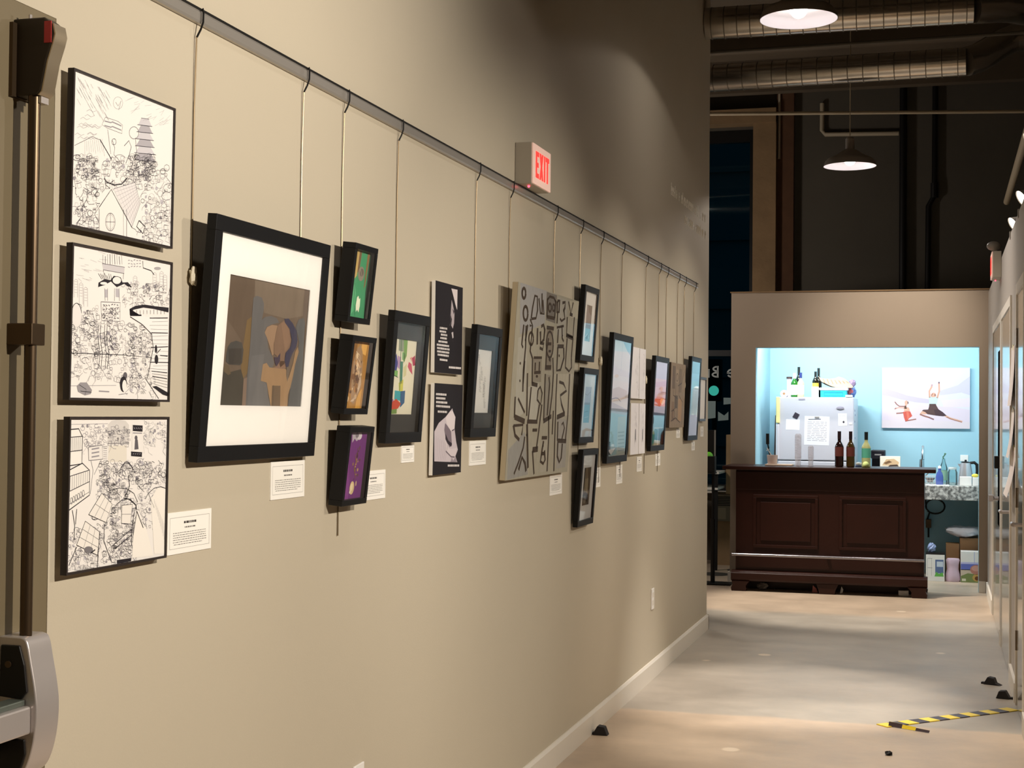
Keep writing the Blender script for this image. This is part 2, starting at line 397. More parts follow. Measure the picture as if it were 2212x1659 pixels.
# kitchenette: partition with the opening, turquoise inside
mb = MB()
mb.box(-0.234, -0.02, 12.95, 13.07, 0, 2.525); mb.box(1.835, 2.05, 12.95, 13.07, 0, 2.525); mb.box(-0.02, 1.835, 12.95, 13.07, 2.048, 2.525)
struct(mb.build('partition_wall', M_taupe))
mb = MB()
mb.box(-0.244, 2.05, 12.94, 13.08, 2.525, 2.535)
struct(mb.build('trim_1', mat('partition_cap', (120, 92, 58), 0.7)))
mb = MB()
mb.box(-0.20, -0.06, 13.07, 14.6, 0, 2.5); mb.box(-0.06, 2.0, 14.45, 14.6, 0, 2.5); mb.box(1.93, 2.05, 13.07, 14.45, 0, 2.5)
struct(mb.build('wall_kitchenette', M_turq))
mb = MB(); mb.box(-0.02, -0.018, 12.952, 13.068, 0, 2.048); mb.box(1.833, 1.835, 12.952, 13.068, 0, 2.048); mb.box(-0.018, 1.833, 12.952, 13.068, 2.046, 2.048)
struct(mb.build('trim_2', M_turq))
structure_box('ceiling_kitchenette', (-0.20, 2.05, 13.07, 14.6, 2.5, 2.52), M_white)
mb = MB(); mb.box(-0.25, -0.02, 12.935, 12.95, 0, 0.095); mb.box(-0.25, -0.234, 12.95, 13.07, 0, 0.095); mb.box(1.835, RX-0.016, 12.935, 12.95, 0, 0.095)
struct(mb.build('baseboard_partition', M_white))

# ------------------------------------------------------------------ left exit door and its hardware
leaf = struct(MB().box(-0.045, -0.001, 1.285, 2.3148, 0.01, 2.1528).build('door_4', M_door))
MB().box(-0.16, -0.05, 1.281, 1.30, 0, 2.15).box(-0.16, -0.05, 2.30, 2.314, 0, 2.15).build('door_frame', M_door, leaf)
ed = thing('exit_device', 'vertical rod panic exit device with push bar on the olive exit door', 'door hardware', (0, 2.19, 0))
# local: x out of the wall, y along it
mb = MB(); prof = [(-0.002, 1.987), (0.047, 1.987), (0.054, 1.994), (0.064, 2.045), (0.074, 2.075), (0.078, 2.09), (0.074, 2.108), (0.058, 2.120), (-0.002, 2.120)]
mb.prism([(x, z) for x, z in prof], 'y', 0, 0.036)
lc = mb.build('latch_case', mat('dark_brown_case', (52, 42, 30), 0.5, metal=0.3), ed, bevel=0.003)
MB().box(0.060, 0.0735, -0.0015, 0.0, 2.075, 2.112).build('red_marker', mat('red_enamel', (190, 50, 50), 0.5), lc)
MB().box(0.03, 0.05, 0.008, 0.030, 1.975, 1.986).build('latch_tab', M_satin, lc)
MB().tube([(0.025, 0.01, 2.12), (0.025, 0.01, 2.128)], 0.003, 6).build('latch_bolt', M_satin, lc)
mb = MB(); fp = [(0.0475, 1.987), (0.0545, 1.994), (0.0645, 2.045), (0.0745, 2.075), (0.0785, 2.09), (0.0745, 2.108)]; mb.prism(fp + [(x+0.0025, z) for x, z in fp[::-1]], 'y', 0.001, 0.036); mb.build('front_cover', M_nickel, lc, smooth=True)
MB().box(-0.002, 0.006, -0.012, 0.05, 1.985, 2.112).build('case_plate', M_bronze, ed)
MB().tube([(0.034, 0.012, 1.06), (0.034, 0.012, 1.988)], 0.0105, 14).build('rod', M_bronze, ed, smooth=True)
mb = MB().box(-0.002, 0.048, -0.006, 0.034, 1.560, 1.597)
mb.build('rod_guide', M_bronze, ed, bevel=0.002)
def smooth_prof(pts, n=5):
    out = []
    P = [Vector(p) for p in pts]
    for i in range(len(P)-1):
        p0, p1, p2, p3 = P[max(i-1, 0)], P[i], P[i+1], P[min(i+2, len(P)-1)]
        for k in range(n):
            t = k/n
            out.append(tuple(0.5*((2*p1)+(p2-p0)*t+(2*p0-5*p1+4*p2-p3)*t*t+(3*p1-p0-3*p2+p3)*t**3)))
    out.append(tuple(P[-1])); return out
front = smooth_prof([(0.040, 1.066), (0.052, 1.058), (0.061, 1.02), (0.070, 0.975), (0.073, 0.94), (0.070, 0.90), (0.062, 0.865), (0.050, 0.84), (0.030, 0.825)])
mb = MB(); mb.prism([(-0.002, 0.825)] + front[::-1] + [(-0.002, 1.066)], 'y', -0.012, 0.056)
ch = mb.build('chassis', M_satin, ed, smooth=True, bevel=0.0025)
side = [(0.002, 0.965), (0.045, 0.962), (0.056, 0.975), (0.050, 1.02), (0.040, 1.052), (0.004, 1.052)]
MB().prism(side, 'y', -0.016, -0.011).build('side_cover', M_dark, ch, bevel=0.002)
MB().prism([(0.002, 0.84), (0.045, 0.845), (0.054, 0.87), (0.052, 0.895), (0.002, 0.895)], 'y', -0.016, -0.011).build('lower_side_cover', M_dark, ch, bevel=0.002)
MB().tube([(0.02, -0.018, 1.02), (0.02, -0.011, 1.02)], 0.006, 10).build('cover_screw', M_bronze, ch)
pb = MB().box(0.012, 0.063, -0.72, -0.012, 0.905, 0.952).build('push_bar', M_satin, ed, bevel=0.004)
MB().box(0.020, 0.052, -0.72, -0.014, 0.952, 0.962).build('bar_top', mat('grey_green_steel', (120, 128, 120), 0.4, metal=0.6), pb, bevel=0.002)

# ------------------------------------------------------------------ hanging rail and wires
rail = MB(); rail.prism([(0, 2.276), (0.010, 2.276), (0.012, 2.281), (0.012, 2.299), (0.010, 2.302), (0.010, 2.306), (0, 2.306)], 'y', 0.4, 9.56)
ro = rail.build('picture_rail', M_alu); tag(ro, 'long grey metal picture hanging rail high on the gallery wall', 'picture rail')
MB().box(0, 0.0135, 0.4, 9.56, 2.3035, 2.3075).build('top_edge', M_dark, ro)
wires = [(2.83, 1.36, 'left wire holding the big brown abstract'), (3.382, 1.36, 'right wire holding the big brown abstract'),
 (3.643, 1.125, 'wire with a loose tail below the purple shadow box'), (4.053, 1.45, 'wire holding the watercolour in a charcoal mat'),
 (4.811, 1.45, 'wire holding the framed vertical poem'), (5.223, 1.30, 'left wire holding the wide grey outline canvas'),
 (5.876, 1.30, 'right wire holding the wide grey outline canvas'), (6.327, 1.02, 'wire running down behind three stacked landscape frames'),
 (6.738, 1.135, 'left wire of the tall pale beach frame with tail below it'), (7.213, 1.144, 'right wire of the tall pale beach frame with tail below it'),
 (7.833, 1.137, 'left wire of the sunset harbour frame with tail below it'), (8.218, 1.136, 'right wire of the sunset harbour frame with tail below it'),
 (8.454, 1.42, 'left wire holding the small brown canvas'), (8.834, 1.42, 'right wire holding the small brown canvas'),
 (9.071, 1.33, 'left wire holding the blue seascape frame'), (9.449, 1.33, 'last wire at the far end of the rail')]
knots = {2.83: 1.735, 6.738: 1.700, 7.833: 1.640, 9.071: 1.640}
for y, zb, lab in wires:
    t = thing('hanging_wire', 'thin steel ' + lab, 'picture wire', (0, y, 2.29), group='picture wires hooked on the rail')
    hk = MB(); hk.tube([(0.0140, 0, 0.013), (0.0165, 0, 0.017), (0.0180, 0, 0.010), (0.0175, 0, -0.012), (0.0135, -0.003, -0.028), (0.0060, -0.006, -0.045)], 0.0022, 6)
    hk.build('hook', M_dark, t, smooth=True)
    MB().tube([(0.0060, -0.006, -0.043), (0.0035, -0.008, -0.20), (0.0032, -0.012, zb-2.29)], 0.0019, 6).build('wire', M_wire, t, smooth=True)

for o in [x for x in bpy.data.objects if x.get('category') == 'picture wire']:
    zk = knots.get(round(o.location.y, 3))
    if zk:
        MB().ball((0.010, -0.012, zk-2.29), 0.008, 0.012, 0.018, 9, 6, None, 0, 0.35, random.Random(2)).build('tape_knot', mat('pale_tape_knot', (224, 214, 190), 0.6), o)

# ------------------------------------------------------------------ picture builders (local x right along the wall, -y out of the wall, z up)
GAP = 0.006
def hang(name, label, cat, s0, z0, lean=0.0, group=None, gap=GAP):
    return thing(name, label, cat, (gap, s0, z0), (math.radians(lean), 0, math.pi/2), group)
def frame_mesh(w, h, d, bar, barx=None):
    bx = barx or bar; mb = MB()
    for ax, az, bxx, bz in ((0, 0, w, bar), (0, h-bar, w, h)): mb.box(ax, bxx, -d, -0.002, az, bz)
    mb.box(0, bx, -d, -0.002, bar, h-bar); mb.box(w-bx, w, -d, -0.002, bar, h-bar)
    return mb
def framed(t, w, h, d, bar, rec, matw=None, matm=None, glass=True, barx=None):
    """frame, backing, mat board with a window (l,r,b,t margins) and glass; returns the rect and depth for the artwork"""
    frame_mesh(w, h, d, bar, barx).build('frame', M_black, t, bevel=0.0012)
    bx = barx or bar
    MB().box(bx, w-bx, -0.004, -0.002, bar, h-bar).build('backing', M_blackin, t)
    yb = -d+rec
    x0, x1, z0, z1 = bx, w-bx, bar, h-bar
    if matw:
        l, r, b, tp = matw; mb = MB(); y1, y2 = yb+0.002, yb
        mb.box(x0, x1, y2, y1, z0, z0+b); mb.box(x0, x1, y2, y1, z1-tp, z1); mb.box(x0, x0+l, y2, y1, z0+b, z1-tp); mb.box(x1-r, x1, y2, y1, z0+b, z1-tp)
        mb.build('mat_board', matm or M_mat, t)
        a = (x0+l-0.002, x1-r+0.002, z0+b-0.002, z1-tp+0.002, yb+0.003)
    else:
        a = (x0, x1, z0, z1, yb)
    if glass:
        MB().poly([(x0, -d+0.002, z0), (x1, -d+0.002, z0), (x1, -d+0.002, z1), (x0, -d+0.002, z1)]).build('glass', M_glass, t)
    return a

R = random.Random(7)
INK = (38, 34, 40); GREY = (150, 146, 152); MID = (96, 92, 98)
def scribble(a, inside, n, rnd, size, cols=(GREY, MID, INK), wd=(0.0004, 0.0011)):
    n = int(n*1.5)
    """loose pen marks of a crowded scene inside a traced region test"""
    x0, x1, y0, y1 = inside[0]; test = inside[1]; k = 0; tries = 0
    while k < n and tries < n*6:
        tries += 1
        x, y = rnd.uniform(x0, x1), rnd.uniform(y0, y1)
        if test and not test(x, y): continue
        k += 1; c = rnd.choice(cols); w = rnd.uniform(*wd); s = size*rnd.uniform(0.5, 1.3); q = rnd.random()
        if q < 0.30:
            p = [(x, y)]; 
            for _ in range(rnd.randint(2, 4)): p.append((p[-1][0]+rnd.uniform(-s, s)*.7, p[-1][1]+rnd.uniform(-s*.3, s)))
            a.line(p, w, c, 2)
        elif q < 0.50: a.ring(x, y, s*.32, s*.38, w, c, 2, 8)
        elif q < 0.72:
            d = rnd.uniform(-.2, .2)*s; a.line([(x, y), (x+s*.6, y+d), (x+s*.6-d, y+d+s*.8), (x-d, y+s*.8), (x, y)], w, c, 2)
        elif q < 0.85:
            for j in range(4): a.line([(x+j*s*.18, y), (x+j*s*.18+s*.1, y+s*.6)], w*.8, c, 2)
        elif q < 0.93: a.oval(x, y, s*.2, s*.3, rnd.choice((GREY, (190, 186, 192))), 1, 8)
        else: a.ring(x, y, s*.6, s*.5, w*1.2, c, 2, 8, rnd.randint(0, 180), rnd.randint(200, 360))
PAPERW = (238, 234, 230)
def ink_panel(label, s0, z0, w, h, trace, lean):
    t = hang('ink_drawing', label, 'drawing', s0, z0, lean, 'ink comic drawings by the exit door', 0.010)
    b, d = 0.0045, 0.015
    frame_mesh(w, h, d, b).build('frame', mat('dark_brown_frame', (44, 36, 34), 0.5), t)
    MB().box(b, w-b, -d+0.004, -0.002, b, h-b).build('board', M_plastic, t)
    MB().box(w*.3, w*.7, -0.002, 0.009, h*.3, h*.7).build('mounting_cleat', M_dark, t)
    return t, Art(w-2*b, h-2*b, PAPERW, trace), (b, -d+0.0035, b)
# upper drawing: sky strokes, mountain, pagoda figure, crowd, gabled house
t, a, at = ink_panel('black and white ink drawing of a crowd around a gabled house, topmost of three', 2.331, 1.780, 0.369, 0.287, [(490, 440), (1122, 685), (1103, 1575), (470, 1445)], 0.6)
for k in range(46):
    x = R.uniform(500, 720); y = 470+(x-490)*.4+R.uniform(0, 170); l = R.uniform(25, 80); a.line([(x, y), (x+l*.55, y+l)], 0.0005, GREY)
for k in range(26):
    x = R.uniform(840, 1110); y = 590+(x-840)*.35+R.uniform(0, 90); a.line([(x, y), (x-R.uniform(20, 60), y+R.uniform(5, 40))], 0.0005, (176, 172, 176))
for k in range(16):
    x = R.uniform(495, 640); y = R.uniform(700, 900); a.line([(x, y), (x+18, y-12), (x+40, y+4), (x+60, y-4)], 0.0006, GREY)
a.ring(770, 645, 30, 40, 0.0006, GREY); a.line([(755, 640), (770, 665), (790, 630), (775, 690)], 0.0008, MID)
a.line([(690, 740), (770, 765), (800, 790), (795, 845), (700, 810), (668, 790), (690, 740)], 0.0007, MID)
for j in range(2): a.line([(685, 765+j*30), (725, 775+j*30), (735, 770+j*30), (792, 795+j*28)], 0.0022, GREY)
a.line([(705, 820), (725, 980)], 0.0009, MID)
a.line([(495, 930), (560, 895), (610, 868), (635, 882), (660, 890), (725, 1010)], 0.0009, MID); a.line([(655, 885), (730, 1015)], 0.0020, INK)
for k in range(10): a.line([(560+k*12, 900-k*2), (560+k*14, 960+R.uniform(-20, 40))], 0.0004, GREY)
for j in range(6):
    y = 740+j*46; w_ = 26+j*5; a.fill([(925-w_, y+46), (935-w_*.6, y), (950+w_*.6, y+6), (958+w_, y+52)], (176, 172, 178) if j % 2 else (206, 203, 208), 1)
    a.line([(920-w_, y+44), (962+w_, y+54)], 0.0013, MID); a.line([(933-w_*.6, y), (952+w_*.6, y+6)], 0.0008, INK)
a.ring(872, 838, 30, 40, 0.0010, MID); a.line([(810, 925), (840, 890), (855, 930), (842, 985), (820, 1040)], 0.0014, MID); a.line([(880, 870), (890, 960), (870, 1010)], 0.001, INK)
a.line([(735, 890), (750, 940), (745, 985), (770, 1010), (800, 1050), (770, 1080)], 0.0010, MID); a.ring(745, 900, 14, 20, 0.0009, INK)
a.line([(685, 1140), (700, 1165), (750, 1182), (795, 1175), (830, 1135)], 0.0022, INK); a.line([(690, 1150), (690, 1180), (720, 1205)], 0.0012, INK)
house = lambda x, y: not (645 < x < 910 and y > 1200-(0 if x > 725 else (x-645)*.2) and y > 1130)
scribble(a, ((492, 1100, 990, 1560), lambda x, y: house(x, y) and not (x > 1010 and y < 1060) and not (600 < x < 690 and y < 1020)), 250, R, 46)
scribble(a, ((840, 1000, 980, 1150), None), 60, R, 40, (MID, INK))
scribble(a, ((500, 640, 1000, 1130), None), 40, R, 30, (INK, MID))
a.fill([(650, 1500), (652, 1330), (728, 1212), (806, 1365), (806, 1540)], (238, 233, 228), 3)
a.fill([(742, 1208), (878, 1162), (912, 1300), (858, 1455)], (228, 224, 224), 3)
a.line([(652, 1330), (728, 1212), (862, 1460)], 0.0014, INK, 4); a.line([(742, 1208), (878, 1162), (912, 1300), (858, 1455)], 0.0009, MID, 4)
for j in range(9): a.line([(752+j*13, 1228+j*25), (882+j*3.4, 1180+j*14)], 0.0005, GREY, 4)
for j in range(7): a.line([(765+j*18, 1204-j*6), (866+j*6, 1440-j*22)], 0.0003, GREY, 4)
a.ring(723, 1424, 30, 58, 0.0012, MID, 4); a.ring(723, 1424, 23, 48, 0.0006, GREY, 4); a.line([(723, 1368), (723, 1482)], 0.001, MID, 4); a.line([(694, 1424), (752, 1424)], 0.001, MID, 4)
for x in (652, 806, 826): a.line([(x, 1340), (x, 1560)], 0.0009, MID, 4)
a.line([(905, 1410), (945, 1450), (930, 1495), (890, 1450), (905, 1410)], 0.0018, INK, 4)
a.build('artwork', M_art, t, *at)
# middle drawing: hat-topped tower, signs, bus, crowd, penguin, boulder
t, a, at = ink_panel('black and white ink drawing with a striped bus and a bird, middle of three', 2.335, 1.468, 0.362, 0.284, [(628, 100), (1478, 270), (1440, 1450), (592, 1430)], 0.6)
for k in range(18):
    x = R.uniform(640, 860); y = R.uniform(140, 420); a.line([(x, y), (x+R.uniform(20, 70), y+R.uniform(5, 30))], 0.0004, GREY)
for j in range(9): a.line([(892+j*20, 180+R.uniform(-10, 20)), (890+j*21, 270)], 0.0016 if j % 2 else 0.0008, MID)
a.fill([(885, 262), (1080, 295), (1075, 350), (893, 318)], (205, 201, 204), 1); a.line([(885, 262), (1080, 295)], 0.001, MID); a.line([(893, 318), (1075, 350)], 0.001, MID); a.line([(893, 318), (905, 380)], 0.001, MID); a.line([(1070, 350), (1066, 400)], 0.001, MID)
a.fill([(848, 470), (852, 430), (905, 398), (955, 408), (985, 370), (1045, 385), (1060, 430), (1105, 425), (1142, 470), (1100, 460), (1075, 440), (1010, 470), (960, 420), (905, 450)], INK, 3)
a.oval(1010, 410, 38, 34, PAPERW, 4); a.ring(1010, 410, 38, 34, 0.0010, INK, 5); a.oval(895, 436, 30, 12, PAPERW, 4)
for k in range(7): a.line([(850+k*18, 350+R.uniform(-10, 25)), (880+k*14, 400)], 0.0012, INK)
for x in (905, 930, 990, 1030): a.line([(x, 480), (x+R.uniform(-4, 4), 590)], 0.0010, MID)
a.fill([(905, 490), (930, 490), (930, 560), (905, 560)], (186, 182, 188), 1); a.fill([(1000, 480), (1030, 485), (1030, 560), (1000, 555)], (186, 182, 188), 1)
a.line([(872, 598), (1040, 605), (1035, 770), (878, 762), (872, 598)], 0.0012, MID)
for j in range(4):
    for k in range(6): x = 890+k*24; y = 625+j*38; a.line([(x, y), (x+R.uniform(8, 18), y+R.uniform(-10, 10))], 0.0018, MID)
for j in range(3):
    for k in range(5): x = 1110+k*24; y = 235+j*28; a.line([(x, y), (x+14, y+R.uniform(-8, 8))], 0.0016, GREY)
a.line([(1238, 240), (1240, 300), (1310, 325), (1335, 360)], 0.0018, INK); a.oval(1365, 305, 30, 14, (170, 166, 168), 1)
for x, y0_, y1_ in ((655, 400, 560), (700, 430, 620), (740, 470, 640), (1170, 370, 480), (1340, 340, 480), (1430, 360, 500), (1400, 330, 460)):
    a.line([(x-16, y1_), (x-16, y0_+12), (x, y0_), (x+16, y0_+12), (x+16, y1_)], 0.0007, GREY)
    for j in range(5): a.line([(x-12, y0_+20+j*24), (x+12, y0_+22+j*24)], 0.0005, GREY)
scribble(a, ((1060, 1470, 430, 620), None), 70, R, 46)
scribble(a, ((610, 1000, 640, 1060), None), 130, R, 50)
scribble(a, ((940, 1320, 760, 1060), None), 75, R, 50)
scribble(a, ((610, 1180, 1060, 1260), None), 55, R, 52, (GREY, MID))
scribble(a, ((1110, 1300, 880, 1380), None), 70, R, 46, (GREY, MID, INK))
a.oval(660, 720, 42, 100, (232, 228, 226), 3); a.ring(660, 700, 42, 90, 0.0012, INK, 4, 12, 180, 360)
for x in (850, 870, 905, 925): a.line([(x, 800), (x-6, 900), (x+12, 1050), (x, 1180)], 0.0014, INK)
a.line([(605, 1045), (1090, 1062)], 0.0013, INK); a.line([(1090, 1062), (1300, 1085), (1445, 1075)], 0.0009, INK)
a.fill([(1120, 660), (1170, 632), (1250, 622), (1340, 636), (1458, 648), (1456, 690), (1330, 660), (1240, 648), (1150, 668), (1122, 712), (1220, 708), (1222, 722), (1125, 722)], INK, 5)
a.fill([(1125, 725), (1220, 722), (1330, 740), (1455, 760), (1445, 1210), (1290, 1230), (1320, 1000), (1310, 880), (1240, 800)], (242, 238, 236), 3)
a.line([(1125, 730), (1220, 790), (1310, 880), (1322, 1000), (1270, 1260)], 0.0014, INK, 5)
for j in range(14): y = 740+j*32; a.line([(1300+R.uniform(-10, 20), y), (1450, y+R.uniform(-8, 8))], 0.0005 if j % 4 else 0.0018, INK, 4)
for k in range(10): a.line([(1150+k*30, 672-k*.5), (1150+k*30, 705)], 0.0008, INK, 5)
for j in range(7): a.line([(1300+j*4, 1180+j*22), (1440, 1190+j*26)], 0.0016 if j in (1, 3) else 0.0006, INK, 4)
a.oval(1348, 1100, 16, 40, INK, 5); a.oval(1345, 1010, 10, 36, INK, 5); a.line([(1350, 1050), (1385, 1010)], 0.0018, INK, 5); a.line([(1380, 1065), (1445, 1072)], 0.0018, INK, 5)
a.fill([(1310, 1335), (1345, 1330), (1440, 1385), (1440, 1418), (1400, 1405)], INK, 5); a.line([(1255, 1270), (1365, 1440)], 0.0012, INK, 5)
for k in range(7): x = 760+k*55; a.line([(x, 1290), (x+10, 1250), (x+40, 1240), (x+55, 1270)], 0.0007, GREY)
a.line([(600, 1330), (1000, 1325)], 0.0009, GREY)
a.fill([(660, 1330), (690, 1300), (745, 1300), (790, 1365), (780, 1400), (730, 1412), (670, 1380)], (150, 146, 150), 4); a.line([(680, 1320), (740, 1360), (730, 1405)], 0.001, INK, 5); a.line([(690, 1375), (785, 1385)], 0.0012, INK, 5)
a.oval(1062, 1315, 30, 68, INK, 4); a.oval(1070, 1330, 19, 52, PAPERW, 5); a.oval(1078, 1240, 17, 30, MID, 4); a.line([(1030, 1300), (1050, 1340)], 0.002, INK, 5)
a.line([(850, 1375), (940, 1380)], 0.0025, GREY); a.line([(1020, 1405), (1100, 1395)], 0.001, MID)
a.build('artwork', M_art, t, *at)
# lower drawing: balconies, banner, tower, arches
t, a, at = ink_panel('black and white ink drawing of balconies, arches and a black banner, lowest of three', 2.335, 1.153, 0.358, 0.285, [(622, 165), (1522, 158), (1490, 1415), (597, 1585)], 0.5)
scribble(a, ((880, 1190, 560, 900), None), 120, R, 50); scribble(a, ((1190, 1500, 540, 760), None), 80, R, 50)
scribble(a, ((1000, 1230, 900, 1440), None), 110, R, 46, (GREY, MID, INK)); scribble(a, ((610, 900, 1180, 1560), None), 80, R, 56, (GREY, MID))
scribble(a, ((820, 1240, 1060, 1500), None), 90, R, 46); scribble(a, ((1240, 1460, 780, 1180), None), 60, R, 50, (GREY, MID)); scribble(a, ((740, 960, 220, 420), None), 36, R, 50, (GREY,)); scribble(a, ((1300, 1510, 180, 420), None), 40, R, 50, (GREY, (186, 184, 182)))
a.line([(622, 215), (975, 205)], 0.0008, GREY)
for pts in ([(620, 262), (705, 255), (740, 330), (735, 580), (620, 600)], [(620, 640), (740, 575), (806, 640), (806, 870), (620, 1010)]): a.fill(pts, (240, 236, 230), 3); a.line(pts, 0.0020, INK, 4)
for j in range(6): a.line([(628+j*18, 330), (626+j*18, 470)], 0.0010, MID, 4)
a.line([(620, 335), (738, 325)], 0.0014, INK, 4); a.line([(618, 470), (736, 452)], 0.0014, INK, 4); a.line([(618, 700), (800, 640)], 0.0014, INK, 4); a.line([(616, 840), (805, 745)], 0.0014, INK, 4); a.line([(614, 960), (805, 840)], 0.001, MID, 4)
for j in range(9): a.line([(628+j*20, 700-j*7), (626+j*20, 830-j*9)], 0.0009, MID, 4)
for j in range(6): a.ring(640+j*22, 925-j*14, 10, 30, 0.0012, MID, 4, 10)
a.fill([(795, 425), (922, 405), (930, 535), (800, 550)], (232, 228, 224), 3); a.line([(795, 425), (922, 405), (930, 535), (800, 550), (795, 425)], 0.0012, MID, 4)
for j in range(3): a.line([(825, 445+j*36), (895, 432+j*36)], 0.0026, GREY, 4)
a.line([(820, 550), (840, 640), (815, 860)], 0.0010, MID); a.line([(915, 545), (850, 680)], 0.0010, MID)
a.fill([(975, 400), (975, 215), (1010, 178), (1070, 165), (1140, 178), (1172, 215), (1172, 400)], (214, 210, 206), 1); a.fill([(985, 410), (1150, 405), (1150, 560), (975, 560)], (226, 220, 208), 1)
scribble(a, ((980, 1165, 230, 380), None), 40, R, 44, (GREY, MID)); a.line([(975, 390), (1172, 385)], 0.001, MID)
for j in range(9): a.line([(935, 420+j*18), (968, 416+j*18)], 0.0007, MID)
a.rect(1198, 208, 1300, 510, (236, 232, 228), 3); a.fill([(1205, 215), (1296, 220), (1294, 278), (1205, 272)], INK, 4); a.fill([(1190, 462), (1290, 468), (1288, 512), (1190, 505)], INK, 4)
for j in range(4): a.line([(1215+j*20, 240), (1226+j*20, 252)], 0.0016, GREY, 5); a.line([(1205+j*20, 488), (1215+j*20, 480)], 0.0014, GREY, 5)
a.oval(1235, 335, 13, 22, MID, 4); a.fill([(1225, 355), (1250, 350), (1258, 440), (1220, 445)], MID, 4); a.line([(1205, 290), (1290, 292)], 0.002, GREY, 4)
for r_ in range(3): a.ring(1150, 640+r_*20, 42+r_*14, 86+r_*10, 0.0012, INK if r_ else MID, 3, 14, 170, 350)
a.ring(1100, 740, 50, 110, 0.0010, MID, 3, 14, 160, 330)
a.line([(1165, 690), (1175, 780), (1150, 850), (1118, 895), (1180, 905), (1235, 960), (1240, 1000)], 0.0022, INK, 4)
a.line([(990, 830), (1080, 800), (1160, 812), (1215, 850), (1250, 930)], 0.0012, INK, 4); a.line([(1050, 960), (1100, 915), (1165, 900), (1235, 960), (1200, 1120), (1192, 1330)], 0.0014, INK, 4)
a.line([(1240, 1010), (1300, 1165)], 0.0022, INK, 4); a.line([(1240, 1020), (1200, 1300)], 0.0010, INK, 4)
a.fill([(1245, 1030), (1330, 1180), (1390, 1420), (1200, 1440), (1205, 1250)], (243, 238, 230), 3)
a.line([(1320, 900), (1345, 850), (1400, 800), (1460, 785), (1505, 800)], 0.0014, INK, 4); a.line([(1345, 840), (1400, 980)], 0.001, MID, 4)
a.fill([(1370, 900), (1430, 800), (1500, 800), (1490, 1400), (1400, 1400)], (243, 238, 230), 3)
for j in range(12): a.line([(1400+j*8, 900+j*20), (1402+j*8, 940+j*30)], 0.0005, GREY, 4)
def panel(pts, nx, ny):
    a.fill(pts, (238, 233, 226), 3); a.line(pts+[pts[0]], 0.0012, INK, 4)
    (ax, ay), (bx, by), (cx, cy), (dx, dy) = pts
    for i in range(1, nx): t_ = i/nx; a.line([(ax+(bx-ax)*t_, ay+(by-ay)*t_), (dx+(cx-dx)*t_, dy+(cy-dy)*t_)], 0.0008, MID, 4)
    for i in range(1, ny): t_ = i/ny; a.line([(ax+(dx-ax)*t_, ay+(dy-ay)*t_), (bx+(cx-bx)*t_, by+(cy-by)*t_)], 0.0008, MID, 4)
panel([(800, 1050), (920, 850), (1015, 950), (960, 1120)], 2, 3); panel([(690, 1330), (770, 1110), (905, 1210), (880, 1420)], 3, 3)
panel([(1105, 960), (1200, 950), (1185, 1130), (1100, 1125)], 1, 2)
for pts in ([(650, 1010), (672, 1150), (668, 1290)], [(690, 1000), (680, 1140)], [(900, 1210), (880, 1530)], [(945, 1140), (940, 1290), (1010, 1480)], [(1010, 1340), (1190, 1180)], [(1040, 1360), (1195, 1230)], [(690, 1350), (620, 1520)]): a.line(pts, 0.0016, INK, 4)
a.oval(800, 1370, 40, 30, (120, 116, 120), 5); a.line([(820, 1400), (860, 1370)], 0.0025, INK, 5); a.fill([(1060, 1462), (1190, 1440), (1188, 1470), (1062, 1495)], INK, 5)
a.build('artwork', M_art, t, *at)


# ------------------------------------------------------------------ framed pictures along the wall
# big brown abstract
t = hang('framed_painting', 'big black frame with a brown and slate abstract in a wide white mat', 'framed picture', 2.807, 1.343, 4.2)
w, h, d = 0.605, 0.526, 0.024
x0, x1, z0, z1, yb = framed(t, w, h, d, 0.034, 0.006, (0.060, 0.056, 0.088, 0.086))
a = Art(x1-x0, z1-z0, (114, 99, 85), [(137, 75), (1012, 265), (908, 1578), (15, 1562)])
a.fill([(137, 75), (420, 140), (400, 400), (360, 700), (330, 1000), (250, 800), (100, 560)], (106, 91, 77), 1)
a.fill([(420, 140), (960, 250), (940, 560), (760, 590), (520, 520), (500, 380), (420, 330)], (128, 114, 99), 1)
a.fill([(960, 255), (1012, 265), (965, 700), (940, 560), (945, 420)], (113, 99, 88), 2)
a.fill([(330, 600), (390, 560), (370, 900), (330, 1200), (280, 1260), (262, 1130), (285, 900)], (125, 103, 71), 2)
a.fill([(60, 1120), (150, 1180), (260, 1150), (290, 1260), (270, 1562), (15, 1562), (40, 1300)], (80, 75, 67), 3)
a.fill([(120, 900), (150, 850), (210, 830), (270, 850), (290, 930), (275, 1080), (250, 1105), (130, 1095), (95, 1060), (105, 960)], (84, 81, 77), 4)
a.fill([(125, 920), (270, 915), (262, 1090), (130, 1095)], (75, 70, 65), 5)
a.fill([(80, 1090), (130, 1110), (150, 1200), (120, 1215), (70, 1170)], (109, 95, 75), 4)
a.fill([(290, 1260), (330, 1240), (320, 1400), (310, 1562), (270, 1562)], (137, 117, 102), 4)
a.fill([(400, 350), (440, 330), (490, 350), (515, 420), (510, 500), (490, 600), (520, 570), (590, 555), (650, 580), (680, 630), (600, 650), (540, 680), (520, 740), (550, 800), (560, 920), (600, 1000), (625, 1080), (600, 1140), (560, 1130), (530, 1080), (490, 1100), (475, 1250), (545, 1300), (560, 1450), (585, 1572), (310, 1562), (330, 1200), (360, 900), (380, 600)], (109, 107, 106), 5)
a.fill([(380, 1000), (520, 980), (500, 1100), (480, 1260), (540, 1330), (575, 1570), (330, 1562), (345, 1250)], (116, 114, 113), 6)
a.fill([(520, 740), (545, 680), (600, 655), (660, 665), (655, 720), (620, 860), (618, 985), (600, 1000), (575, 900), (545, 800)], (158, 131, 106), 6)
